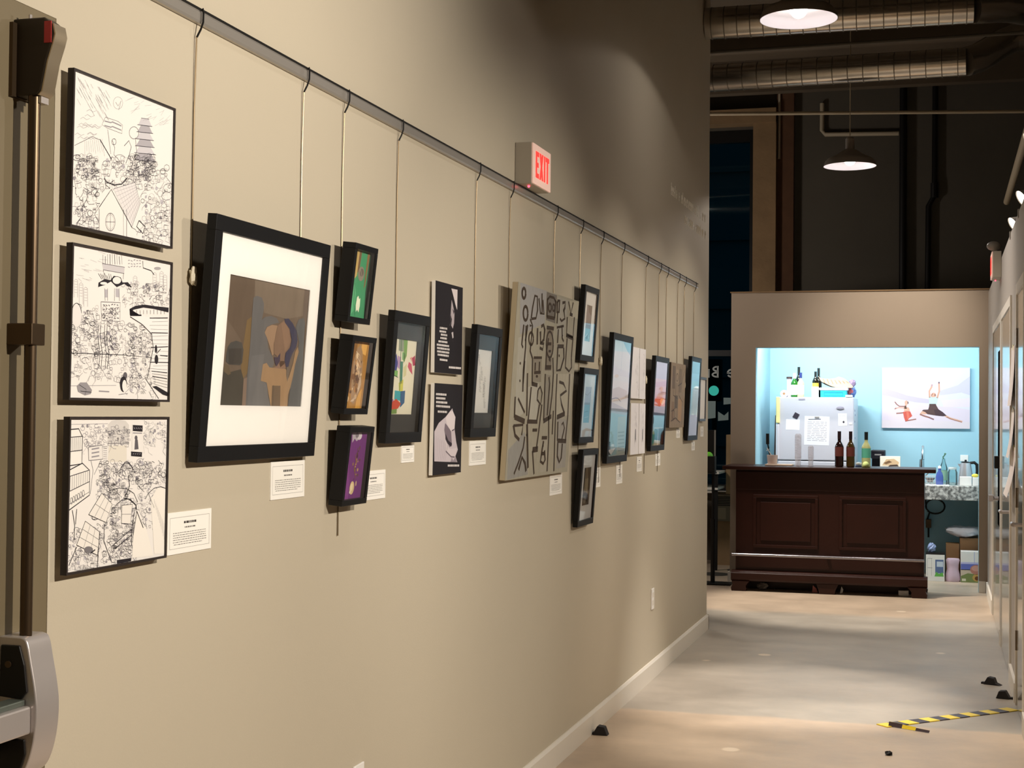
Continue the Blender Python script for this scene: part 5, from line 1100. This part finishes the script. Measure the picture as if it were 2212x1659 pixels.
# under the counter
pipe('hose_loop', 'black looped hose hanging under the stone counter', [(1.48+0.085*math.cos(a_), 14.40+0.01*math.sin(3*a_), 0.625+0.068*math.sin(a_)) for a_ in [k*math.pi/10 for k in range(-8, 12)]], 0.008, M_dark, 'hose')
pipe('power_cable', 'black cable dropping under the stone counter beside the hose', [(1.39, 14.42, 0.70), (1.40, 14.42, 0.60), (1.43, 14.42, 0.57), (1.41, 14.42, 0.50), (1.42, 14.42, 0.40)], 0.008, M_dark, 'cable')
t = thing('water_shutoff', 'dark pump box fixed low on the teal wall under the counter', 'pump', (1.42, 14.40, 0.425))
MB().box(-0.025, 0.025, -0.03, 0.05, 0, 0.08).build('box', M_bronze, t, bevel=0.004); MB().tube([(0, 0, 0), (0, 0, -0.09)], 0.008, 8).build('pipe', M_dark, t)
def carton(label, x0, x1, y0, y1, z0, z1, m):
    t = thing('cardboard_box', label, 'box', ((x0+x1)/2, (y0+y1)/2, z0)); w, d_, h = x1-x0, y1-y0, z1-z0
    MB().box(-w/2, w/2, -d_/2, d_/2, 0, h).build('carton', m, t, bevel=0.003)
    MB().box(-w/2-.001, w/2+.001, -0.025, 0.025, h-0.0005, h+0.0008).build('tape', mat('brown_tape', (180, 140, 92), 0.4), t)
    return t
carton('smaller brown cardboard box behind the plastic bag', 1.575, 1.690, 13.90, 14.10, 0.0, 0.320, M_cardb)
carton('larger brown cardboard box under the white bag', 1.695, 1.92, 13.93, 14.25, 0.0, 0.375, M_cardb)
t = thing('printed_box', 'white printed box with a blue and green picture under the counter, beside the bar', 'box', (1.404, 13.72, 0))
MB().box(0, 0.160, 0, 0.14, 0, 0.235).build('carton', M_plastic, t, bevel=0.002)
a = Art(0.158, 0.233, (230, 230, 224)); a.rect(0.5, 0.3, 0.95, 0.82, (96, 116, 156)); a.rect(0.58, 0.55, 0.92, 0.75, (200, 214, 226), 2); a.fill([(0.46, 0.18), (0.96, 0.18), (0.9, 0.34), (0.7, 0.28), (0.55, 0.36)], (104, 182, 84), 2)
for z in (0.86, 0.5): a.line([(0.08, z), (0.34, z)], 0.003, (120, 120, 118), 2)
a.line([(0.08, 0.2), (0.08, 0.86)], 0.002, (150, 150, 146), 2); a.line([(0.3, 0.2), (0.3, 0.86)], 0.002, (150, 150, 146), 2)
a.build('printed_front', M_prod, t, 0.001, -0.0006, 0.001)
o = MB().box(1.404, 1.565, 13.721, 13.86, 0.2355, 0.249).build('black_tray', M_dark, None, bevel=0.002); tag(o, 'flat black tray on the printed box beside the bar', 'tray')
o = MB().ball((0, 0, 0.042), 0.036, 0.03, 0.042, 14, 9, None, 0, 0.15, rr).build('plastic_bag', mat('bluish_bag', (150, 166, 206), 0.3), None, loc=(1.452, 13.79, 0.249)); tag(o, 'small bluish crumpled bag on the flat black tray', 'bag')
t = thing('printed_box', 'white box printed with fields and a round brown picture, by the pier', 'box', (1.700, 13.72, 0))
MB().box(0, 0.200, 0, 0.16, 0, 0.272).build('carton', M_plastic, t, bevel=0.002)
a = Art(0.198, 0.270, (234, 232, 226)); a.rect(0, 0.40, 1, 0.62, (104, 116, 190)); a.rect(0.0, 0.0, 1, 0.42, (206, 190, 170), 1); a.fill([(0, 0.2), (0.3, 0.3), (1, 0.24), (1, 0.0), (0, 0)], (124, 138, 84), 2); a.oval(0.66, 0.42, 0.26, 0.16, (186, 128, 112), 3); a.oval(0.66, 0.46, 0.2, 0.09, (206, 156, 140), 4); a.oval(0.68, 0.16, 0.18, 0.12, (196, 160, 90), 3); a.oval(0.70, 0.14, 0.1, 0.07, (112, 70, 40), 4); a.line([(0.58, 0.62), (0.58, 1)], 0.004, (160, 170, 220), 3); a.rect(0.05, 0.04, 0.22, 0.12, (226, 224, 200), 4); a.rect(0.0, 0.6, 1, 0.66, (190, 190, 226), 2)
a.build('printed_front', M_prod, t, 0.001, -0.0006, 0.001)
mb = MB(); pts = []
prof = [(0.055, 0.0), (0.062, 0.02), (0.058, 0.07), (0.048, 0.11), (0.052, 0.15), (0.060, 0.19), (0.050, 0.205), (0.001, 0.20)]
mb.lathe(prof, seg=24, caps=False, sy=0.7)
mb.v = [(x*(1+rr.uniform(-.07, .07)), y*(1+rr.uniform(-.07, .07)), z) for x, y, z in mb.v]
t = thing('plastic_bag', 'pinkish clear plastic bag standing between the two printed boxes', 'bag', (1.634, 13.76, 0))
mb.build('bag_film', mat('pink_film', (214, 190, 206), 0.25), t, smooth=60)
mb = MB(); mb.ball((0, 0, 0), 0.165, 0.12, 0.050, 26, 12, None, 0, 0.10, rr)
mb.v = [(x, y, max(z, -0.048+0.02*math.sin(9*x))+abs(x)*0.10) for x, y, z in mb.v]
t = thing('plastic_bag', 'large white plastic bag lying on the cardboard box', 'bag', (1.735, 14.00, 0.424))
mb.build('bag_film', mat('white_film', (236, 234, 240), 0.3), t, smooth=60)

# fridge
fg = thing('fridge', 'white fridge with papers and magnets in the kitchenette', 'fridge', (0, 0, 0))
FX0, FX1, FY = 0.085, 0.775, 13.65; FT = 1.628
MB().box(FX0+0.012, FX1, FY+0.055, 14.36, 0.02, FT-0.004).build('cabinet', M_fridge, fg, bevel=0.004)
dr = MB().box(FX0+0.012, FX1, FY, FY+0.05, 1.055, FT).build('freezer_door', M_fridge, fg, bevel=0.008)
d2 = MB().box(FX0+0.012, FX1, FY, FY+0.05, 0.09, 1.048).build('fridge_door', M_fridge, fg, bevel=0.008)
MB().box(FX0, FX0+0.034, FY-0.024, FY+0.012, 1.39, FT+0.002).build('upper_handle', M_cream, dr, bevel=0.006)
MB().box(FX0-0.001, FX0+0.028, FY-0.020, FY+0.012, 1.06, 1.38).build('lower_handle', M_fridge, dr, bevel=0.006)
MB().box(FX0+0.03, FX1-0.01, FY+0.02, FY+0.05, 0.02, 0.085).build('kick_plate', M_dark, fg)
MB().box(FX1-0.075, FX1-0.012, FY-0.002, FY+0.045, FT-0.001, FT+0.022).build('hinge_cover', M_plastic, fg, bevel=0.006)
fy = FY-0.0008
def note(name, label, x, z, w, h, col, rot=0.0, cat='note', art=None, off=0.0):
    t = thing(name, label, cat, (x, fy-off, z), (0, rot, 0), 'papers and magnets on the fridge')
    a = Art(w, h, col)
    if art: art(a)
    MB().box(0, w, 0.0001, 0.0008, 0, h).build('sheet', M_paper, t)
    a.build('printing', M_art, t, 0, 0, 0); return t
def lines(n, c=(150, 150, 158), top=0.8):
    def f(a):
        for k in range(n):
            v = top-k*(top-.1)/n; u = 0.12
            while u < 0.86: l = R.uniform(.08, .3); a.line([(u, v), (min(u+l, .9), v)], a.h*.016, c); u += l+.04
    return f
note('paper_note', 'white paper note on the left of the fridge door', 0.172, 1.333, 0.122, 0.094, (232, 232, 240), 0.03)
note('paper_note', 'large printed sheet in the middle of the fridge door', 0.336, 1.196, 0.222, 0.262, (222, 222, 230), 0.02, art=lambda a: (lines(12)(a), a.line([(.15, .88), (.65, .9)], a.h*.03, (110, 110, 118))))
note('paper_note', 'small white card on the right of the fridge door', 0.640, 1.372, 0.076, 0.110, (238, 236, 232), -0.02, art=lambda a: (lines(4)(a), a.oval(.62, .3, .12, .1, (70, 66, 76), 3)))
note('fridge_magnet', 'dark tilted square magnet on the fridge', 0.232, 1.448, 0.046, 0.050, (52, 46, 56), 0.5, 'magnet', off=0.002)
o = MB().lathe([(0.001, 0), (0.03, 0.002), (0.034, 0.004), (0.001, 0.006)], seg=20, sy=0.42, caps=False).build('fridge_magnet', mat('grey_badge', (150, 146, 160), 0.4), None, loc=(0.656, fy, 1.532), rot=(math.pi/2, 0, 0)); tag(o, 'grey oval magnet above the small white card', 'magnet', 'papers and magnets on the fridge')
o = MB().box(0, 0.058, 0, 0.002, 0, 0.012).build('fridge_magnet', mat('grey_badge', (150, 146, 160), 0.4), None, loc=(0.285, fy-0.0015, 1.603)); tag(o, 'thin grey badge at the top edge of the fridge', 'magnet', 'papers and magnets on the fridge')
o = MB().box(0, 0.040, 0, 0.003, 0, 0.013).build('magnet_clip', M_satin, None, loc=(0.432, fy-0.003, 1.440)); tag(o, 'steel clip holding the large printed sheet', 'magnet', 'papers and magnets on the fridge')
o = MB().box(0, 0.020, 0, 0.002, 0, 0.014).build('fridge_magnet', M_plastic, None, loc=(0.738, fy-0.002, 1.385)); tag(o, 'tiny white magnet near the right edge of the fridge', 'magnet', 'papers and magnets on the fridge')
for k, z in enumerate((1.50, 1.46, 1.40, 1.25)):
    o = MB().box(0, 0.0015, 0, 0.05, 0, 0.018).build('fridge_magnet', mat('violet_magnet', (120, 110, 150), 0.5), None, loc=(FX1, 13.80+0.06*(k % 2), z)); tag(o, 'small dark magnet on the right side of the fridge, %s from the top' % ('first', 'second', 'third', 'fourth')[k], 'magnet', 'papers and magnets on the fridge')
# on top of the fridge
TOP = FT+0.0005
TG = 'bottles on top of the fridge'
bottle('tall black bottle at the back of the fridge top, left group', 0.253, 14.02, TOP, 0.285, 0.030, G_dk, C_black, None, group=TG)
bottle('bright green bottle with a white cap on the fridge top', 0.222, 13.93, TOP, 0.225, 0.033, G_green, C_white, L_wh, (0.10, 0.52), TG, 0.62)
bottle('pale bottle with a navy cap and cream label on the fridge top', 0.283, 13.88, TOP, 0.228, 0.031, G_white, C_navy, L_cream, (0.12, 0.50), TG, 0.60)
bottle('black bottle with a yellow label on the fridge top', 0.413, 13.94, TOP, 0.240, 0.029, G_dk, C_black, L_yel, (0.40, 0.56), TG, 0.66)
bottle('tallest black bottle behind the yellow labelled one on the fridge top', 0.432, 14.05, TOP, 0.275, 0.030, G_dk, C_black, None, group=TG)
t = thing('storage_jar', 'tall clear jar with a dark lid on the fridge top', 'jar', (0.172, 13.95, TOP))
MB().lathe([(0.023, 0), (0.024, 0.165), (0.022, 0.175)], seg=20).build('jar', mat('milky_jar', (206, 208, 220), 0.3), t, smooth=True)
MB().lathe([(0.026, 0.172), (0.026, 0.192), (0.001, 0.194)], seg=20).build('lid', mat('brown_lid', (70, 52, 50), 0.5), t, smooth=True)
t = thing('paper_roll', 'small pale paper roll at the left of the fridge top', 'roll', (0.130, 13.93, TOP))
MB().tube([(0, -0.04, 0.034), (0, 0.05, 0.034)], 0.034, 20).build('roll', mat('pinkish_paper', (216, 206, 214), 0.8), t, smooth=True)
MB().tube([(0, -0.0405, 0.034), (0, -0.040, 0.034)], 0.012, 14).build('core', M_cardb, t)
o = MB().lathe([(0.030, 0), (0.033, 0.004), (0.033, 0.095), (0.030, 0.099)], seg=20).build('white_tub', M_plastic, None, smooth=True, loc=(0.416, 13.86, TOP)); tag(o, 'white tub before the yellow labelled bottle on the fridge', 'tub')
t = thing('storage_bin', 'turquoise plastic bin with a white lid on the fridge top', 'bin', (0.582, 13.93, TOP))
M_bin = mat('turquoise_bin', (40, 170, 196), 0.4)
MB().box(-0.118, 0.118, -0.08, 0.08, 0, 0.068).build('tub', M_bin, t, bevel=0.006)
MB().box(-0.128, 0.128, -0.088, 0.088, 0.066, 0.090).build('lid', M_plastic, t, bevel=0.006)
mb = MB()
for b in ((-0.085, 0.085, 0.045, 0.049), (-0.085, 0.085, 0.014, 0.018)): mb.box(b[0], b[1], -0.0825, -0.08, b[2], b[3])
mb.box(-0.085, -0.081, -0.0825, -0.08, 0.018, 0.045); mb.box(0.081, 0.085, -0.0825, -0.08, 0.018, 0.045); mb.build('rib', mat('dark_turquoise', (30, 130, 156), 0.4), t)
mb = MB(); nx, nz = 16, 3
top = [(-0.150, 0.098), (-0.135, 0.088), (-0.10, 0.082), (-0.05, 0.080), (0.0, 0.086), (0.03, 0.100), (0.06, 0.092), (0.09, 0.076), (0.12, 0.050), (0.155, 0.012)]
bot = [(0.155, 0.0), (0.10, 0.0), (0.02, 0.002), (-0.04, 0.010), (-0.09, 0.030), (-0.13, 0.060)]
mb.prism([(x, z) for x, z in bot][::-1] + [(x, z) for x, z in top[::-1]], 'y', -0.06, 0.06)
t = thing('paper_bag', 'folded brown striped paper bag lying on the turquoise bin', 'bag', (0.597, 13.93, TOP+0.0905))
mb.build('folded_bag', mat('kraft_paper', (206, 168, 136), 0.8, noise=0.1, nscale=30), t, bevel=0.003)
mb = MB()
for k in range(7): x = -0.11+k*0.035; mb.tube([(x, -0.0605, 0.082-0.004*k), (x+0.02, -0.061, 0.03+0.002*k)], 0.0022, 5)
mb.build('stripe', mat('brown_stripe', (150, 104, 76), 0.8), t)
mb = MB(); mb.prism([(-0.14, 0.055), (-0.09, 0.026), (-0.04, 0.006), (0.0, 0.002), (-0.05, 0.020), (-0.1, 0.045)], 'y', -0.063, -0.058); mb.build('dark_fold', M_dark, t)
mb = MB(); mb.ball((0, 0, 0.055), 0.040, 0.05, 0.055, 16, 10, None, 0, 0.14, rr); t = thing('cloth_bundle', 'blue and red cloth bundle right of the turquoise bin', 'cloth', (0.733, 14.05, TOP)); mb.build('blue_cloth', mat('blue_cloth', (96, 124, 186), 0.8), t)
mb = MB(); mb.ball((-0.012, -0.035, 0.060), 0.030, 0.024, 0.030, 14, 9, None, 0, 0.15, rr); mb.build('red_cloth', mat('red_cloth', (196, 100, 106), 0.8), t)
mb = MB(); mb.ball((0.006, 0.0, 0.138), 0.034, 0.04, 0.034, 14, 9, None, 0, 0.12, rr); mb.build('violet_cloth', mat('violet_cloth', (150, 130, 160), 0.8), t)

# dancers canvas on the turquoise wall
t = thing('dancers_canvas', 'pale pink canvas print of two leaping dancers on the turquoise wall', 'art print', (0.992, 14.449, 1.352))
w, h = 0.795, 0.568
MB().box(0, w, -0.030, 0, 0, h).build('stretcher_canvas', mat('pale_canvas_edge', (222, 214, 226), 0.7), t, bevel=0.002)
a = Art(w, h, (210, 206, 217), [(165, 128), (2062, 138), (2062, 1478), (150, 1470)])
a.fill([(165, 560), (420, 640), (700, 740), (1000, 800), (1200, 830), (1180, 920), (900, 900), (560, 830), (300, 760), (165, 740)], (191, 180, 204), 1); a.fill([(1420, 640), (1800, 520), (2062, 320), (2062, 740), (1880, 680), (1600, 720), (1420, 740)], (197, 190, 210), 1)
a.fill([(160, 760), (420, 800), (620, 860), (950, 950), (1300, 980), (1700, 1000), (2062, 1060), (2062, 1478), (150, 1470)], (212, 197, 208), 2); a.fill([(1450, 850), (2062, 800), (2062, 1000), (1500, 1000)], (217, 202, 212), 3); a.fill([(150, 1300), (700, 1280), (2062, 1330), (2062, 1478), (150, 1470)], (213, 199, 204), 3)
SK = (206, 160, 138); SD = (146, 100, 90)
# left dancer
a.fill([(655, 880), (690, 850), (728, 880), (725, 930), (700, 960), (690, 1000), (740, 1010), (760, 1050), (770, 1110), (720, 1120), (640, 1100), (640, 1030), (660, 960)], SK, 5); a.fill([(715, 870), (740, 890), (735, 935), (718, 930)], (88, 70, 77), 6)
a.line([(690, 990), (540, 985), (480, 940), (440, 885)], 0.010, SD, 5); a.line([(700, 1025), (520, 1015), (440, 1045)], 0.010, SK, 5); a.line([(470, 1022), (435, 1048)], 0.008, SD, 6)
a.fill([(620, 1110), (700, 1095), (775, 1100), (820, 1200), (790, 1225), (740, 1260), (720, 1310), (665, 1310), (640, 1240), (625, 1160)], (197, 88, 75), 6); a.fill([(690, 1110), (740, 1110), (760, 1230), (710, 1280)], (208, 109, 90), 7)
a.line([(640, 1128), (560, 1138), (470, 1145)], 0.012, SD, 5); a.line([(665, 1318), (740, 1300), (850, 1280), (905, 1270)], 0.011, SD, 5)
# right dancer
a.fill([(1180, 790), (1230, 770), (1330, 770), (1375, 800), (1365, 880), (1345, 935), (1190, 935), (1185, 860)], (188, 202, 206), 5); a.fill([(1220, 720), (1270, 680), (1320, 690), (1340, 740), (1320, 780), (1240, 785)], SK, 6); a.line([(1235, 760), (1262, 700)], 0.006, SD, 7); a.oval(1315, 735, 16, 24, SD, 7)
a.line([(1200, 790), (1190, 650), (1240, 560), (1250, 500)], 0.016, SK, 5); a.line([(1360, 800), (1405, 650), (1400, 500), (1398, 455)], 0.016, SK, 5); a.oval(1400, 462, 16, 22, (110, 85, 101), 6); a.line([(1238, 545), (1258, 500)], 0.009, (175, 147, 162), 6)
a.fill([(1190, 930), (1330, 930), (1345, 970), (1390, 1050), (1480, 1110), (1565, 1190), (1490, 1205), (1330, 1190), (1150, 1160), (1100, 1110), (1030, 1085), (1060, 1060), (1165, 1055), (1185, 990)], (85, 63, 61), 6); a.fill([(1290, 1060), (1390, 1050), (1480, 1110), (1560, 1190), (1400, 1200), (1320, 1170)], (70, 50, 55), 7)
a.fill([(1030, 1090), (1100, 1105), (1150, 1150), (1100, 1165), (985, 1150)], SK, 5); a.line([(985, 1160), (1080, 1200), (1180, 1230), (1285, 1275)], 0.014, SD, 5); a.line([(1180, 1235), (1290, 1278)], 0.010, (129, 96, 103), 6)
a.line([(1530, 1190), (1640, 1250), (1780, 1290), (1900, 1325)], 0.018, SK, 5); a.line([(1560, 1220), (1660, 1265), (1790, 1305), (1890, 1330)], 0.007, SD, 6)
a.build('print', M_art, t, 0, -0.0305, 0)

# ------------------------------------------------------------------ floor items and right wall papers
def doorstop(label, x, y, rot, long=0.0):
    t = thing('rubber_doorstop', label, 'doorstop', (x, y, 0), (0, 0, rot))
    MB().prism([(-0.035, 0), (0.035+long, 0), (0.030, 0.012), (0.020, 0.038), (-0.012, 0.042), (-0.030, 0.012)], 'y', -0.022, 0.022).build('wedge', mat('black_rubber', (30, 26, 28), 0.7), t, bevel=0.003)
    MB().box(-0.050, -0.03, -0.012, 0.012, 0, 0.010).build('tab', mat('black_rubber', (30, 26, 28), 0.7), t)
doorstop('black rubber doorstop by the left baseboard', 0.052, 6.60, 0.0)
doorstop('farther black wedge doorstop by the right baseboard', 1.795, 8.52, -0.35, 0.025)
doorstop('nearer black wedge doorstop by the right baseboard', 1.845, 8.12, 2.9)
o = MB().ball((0, 0, 0.008), 0.016, 0.02, 0.009, 10, 6, None, 0, 0.3, rr).build('tape_scrap', M_dark, None, loc=(1.319, 6.60, 0)); tag(o, 'tiny black scrap on the floor at the bottom edge', 'scrap')
t = thing('hazard_tape', 'yellow and black striped tape lying across the floor, loose end folded', 'tape', (1.268, 7.20, 0), (0, 0, math.atan2(0.638, 0.626)))
L_ = 0.872; n = 13; mb = MB()
for k in range(n):
    x0, x1 = L_*k/n, L_*(k+1)/n; c = (238, 208, 58) if k % 2 == 0 else (70, 58, 62); z = 0.003+0.004*math.sin(k*0.9)**2
    mb.box(x0, x1, -0.037, 0.037, 0.0005, 0.0045, c)
M_tape = colour_mat('striped_tape_vinyl', 0.35)
mb.build('strip', M_tape, t)
mb = MB(); mb.poly([(0.0, -0.037, 0.005), (0.03, -0.037, 0.012), (0.045, -0.10, 0.026), (0.012, -0.09, 0.010)], (238, 208, 58)); 
e = MB()
c0, c1 = Vector((0.02, -0.02, 0.006)), Vector((0.085, -0.215, 0.006)); dv = (c1-c0)
for k in range(3):
    p, q = c0+dv*(k/3), c0+dv*((k+1)/3); e.poly([(p.x, p.y, 0.002), (q.x, q.y, 0.002), (q.x+.006, q.y, 0.022-0.005*k), (p.x+.006, p.y, 0.024-0.005*k)], (70, 58, 62) if k in (0, 2) else (238, 208, 58))
    e.poly([(p.x+.006, p.y, 0.024-0.005*k), (q.x+.006, q.y, 0.022-0.005*k), (q.x+.007, q.y+.001, 0.022-0.005*k), (p.x+.007, p.y+.001, 0.024-0.005*k)], (238, 208, 58))
e.build('folded_end', M_tape, t)
def sheet(label, y0, y1, z0, z1, off, rot=0.0):
    t = thing('paper_sheet', label, 'paper', (RX, y1, z0), (0, rot, -math.pi/2), 'papers taped on the right hand wall')
    w = y1-y0; h = z1-z0
    mb = MB(); n = 8
    for k in range(n):
        zz0, zz1 = h*k/n, h*(k+1)/n; f0 = -0.003-off*(1-k/n)**2; f1 = -0.003-off*(1-(k+1)/n)**2
        mb.poly([(0, f0, zz0), (w, f0, zz0), (w, f1, zz1), (0, f1, zz1)])
    mb.build('sheet', mat('pinkish_white_paper', (238, 228, 222), 0.8), t, smooth=True)
    MB().box(w*.4, w*.6, -0.004, -0.002, h-0.02, h+0.01).build('tape', M_cream, t)
sheet('upper paper sheet taped on the right hand wall', 8.24, 8.66, 1.52, 1.84, 0.02)
sheet('middle paper sheet curling off the right hand wall', 8.28, 8.60, 1.24, 1.50, 0.03)
sheet('long lower paper sheet hanging off the right hand wall', 8.10, 8.56, 1.04, 1.30, 0.045)

# ------------------------------------------------------------------ lobby glimpsed past the wall end
t = thing('pole_stand', 'slim black pole stand carrying a black box past the wall end', 'stand', (-0.36, 12.80, 0))
MB().tube([(0, 0, 0.012), (0, 0, 0.46)], 0.019, 12).tube([(0, 0, 0.46), (0, 0, 0.95)], 0.013, 12).tube([(0, 0, 0.44), (0, 0, 0.56)], 0.023, 12).build('pole', M_dark, t, smooth=True)
MB().box(-0.16, 0.16, -0.10, 0.10, 0, 0.014).build('base', M_dark, t, bevel=0.003)
MB().box(-0.12, 0.022, -0.06, 0.06, 0.95, 0.962).build('shelf', M_dark, t)
t = thing('black_box', 'black box with a raised lid standing on the slim pole stand', 'box', (-0.40, 12.80, 0.962))
MB().box(-0.07, 0.058, -0.05, 0.05, 0, 0.14).build('case', M_dark, t, bevel=0.003)
MB().box(-0.07, 0.040, 0.035, 0.050, 0.14, 0.365).build('lid', M_dark, t, bevel=0.003)
MB().box(0.040, 0.052, 0.035, 0.050, 0.14, 0.365).build('lid_edge', mat('grey_edge', (130, 126, 118), 0.6), t)
o = MB().lathe([(0.038, 0), (0.034, 0.018), (0.020, 0.032), (0.001, 0.037)], seg=18).build('green_cap', mat('bright_green_plastic', (104, 190, 40), 0.5), None, smooth=True, loc=(-0.400, 12.79, 1.1022)); tag(o, 'bright green domed cap in the black box', 'cap')
t = thing('side_table', 'white topped two tier table by the storefront window', 'table', (-0.62, 14.15, 0))
MB().box(-0.40, 0.15, -0.25, 0.25, 0.904, 0.924).build('table_top', M_white, t, bevel=0.002)
MB().box(-0.40, 0.14, -0.25, 0.25, 0.755, 0.775).build('lower_shelf', M_white, t, bevel=0.002)
for x in (-0.38, 0.12): MB().box(x-0.015, x+0.015, -0.23, -0.20, 0, 0.755).box(x-0.015, x+0.015, -0.23, -0.20, 0.775, 0.904).build('leg', M_dark, t)
struct(MB().box(-0.46, -0.30, 14.30, 14.60, 0.70, 1.27).box(-0.60, -0.30, 14.45, 14.72, 0.0, 0.70).build('pillar_base', M_conc))
t = thing('wall_heater', 'grey wall heater with a grille below the storefront window', 'heater', (-0.47, 14.44, 0.43))
MB().box(-0.10, 0.12, -0.05, 0, 0, 0.26).build('casing', mat('heater_grey', (122, 112, 92), 0.6), t, bevel=0.004)
mb = MB()
for k in range(6): mb.box(-0.085, 0.10, -0.053, -0.05, 0.15+k*0.016, 0.158+k*0.016)
mb.build('grille', M_dark, t)
MB().box(-0.085, 0.0, -0.052, -0.05, 0.02, 0.13).build('access_panel', mat('heater_light', (150, 138, 114), 0.6), t)
for lab, x, y, r in (('nearer dark flat disc on the floor past the wall end', -0.45, 13.58, 0.13), ('farther dark flat disc on the floor beside the bar', -0.30, 14.0, 0.10)):
    o = MB().lathe([(r, 0.0005), (r, 0.004), (r*0.9, 0.008), (0.001, 0.008)], seg=30, caps=False).build('floor_disc', mat('dark_plate', (64, 60, 54), 0.6), None, loc=(x, y, 0)); tag(o, lab, 'floor plate')  # thin dark discs lying flat on the lobby floor
text_m = mat('window_vinyl', (196, 200, 196), 0.6, emit=(120, 140, 140), estr=0.0)
t = thing('window_lettering', 'reversed white vinyl letters on the storefront glass', 'lettering', (-0.66, YF+0.095, 1.895))
lt = MB(); y0, y1 = -0.001, 0.001; sw = 0.017
def lbar(x0, x1, z0, z1): lt.box(x0, x1, y0, y1, z0, z1)
def larc(cx, cz, rx, rz, a0, a1, n=14):
    for i in range(n):
        A, B = math.radians(a0+(a1-a0)*i/n), math.radians(a0+(a1-a0)*(i+1)/n)
        lt.prism([(cx+rx*math.cos(A), cz+rz*math.sin(A)), (cx+(rx-sw)*math.cos(A), cz+(rz-sw)*math.sin(A)), (cx+(rx-sw)*math.cos(B), cz+(rz-sw)*math.sin(B)), (cx+rx*math.cos(B), cz+rz*math.sin(B))], 'y', y0, y1)
# as read from outside: e, B, r, a ; here seen from behind
larc(0.150, -0.012, 0.045, 0.045, -150, 180); lbar(0.108, 0.192, -0.018, -0.004); lt.build('letter', text_m, t); lt = MB()
lbar(0.005, 0.022, -0.057, 0.062); larc(0.010, 0.032, 0.050, 0.030, 90, 270); larc(0.010, -0.027, 0.058, 0.030, 90, 270); lt.build('letter', text_m, t); lt = MB()
lbar(-0.085, -0.069, -0.057, 0.030); larc(-0.105, -0.010, 0.036, 0.040, 30, 110); lt.build('letter', text_m, t); lt = MB()
larc(-0.190, -0.014, 0.043, 0.043, 0, 360); lbar(-0.235, -0.218, -0.057, 0.030); lt.build('letter', text_m, t)
t = thing('traffic_light', 'glowing green light seen through the storefront glass', 'traffic light', (-1.158, 18.2, 1.73))
MB().box(-0.09, 0.09, 0, 0.12, -0.10, 0.42).build('housing', M_dark, t, bevel=0.01)
MB().lathe([(0.001, 0.012), (0.04, 0.008), (0.062, 0)], 0, 0, 0, 24, caps=False).build('green_lens', mat('green_light', (80, 255, 190), 0.4, emit=(150, 255, 206), estr=1.3), t, smooth=True, loc=(0, -0.001, 0.03), rot=(math.pi/2, 0, 0))
MB().tube([(0, 0.06, -1.72), (0, 0.06, -0.10)], 0.03, 10).build('pole', M_dark, t)
for lab, x0, x1, z0, z1, cut in (('larger pale flyer patch inside the storefront glass', -0.640, -0.535, 1.400, 1.495, True), ('pale flyer patch high inside the storefront glass', -0.585, -0.49, 1.565, 1.635, False), ('pale flyer patch at the left inside the storefront glass', -0.745, -0.665, 1.42, 1.60, False)):
    o = MB().prism([(x0, z0), (x1, z0+0.01), (x1, z1), ((x0+x1)/2+.01, z1-(0.04 if cut else 0)), (x0, z1)], 'y', YF+0.090, YF+0.093).build('window_flyer', mat('flyer_grey', (150, 170, 170), 0.8), None); tag(o, lab, 'flyer', 'painted reflections on the storefront glass')  # pale sheets standing in for the kitchenette's reflection in the glass
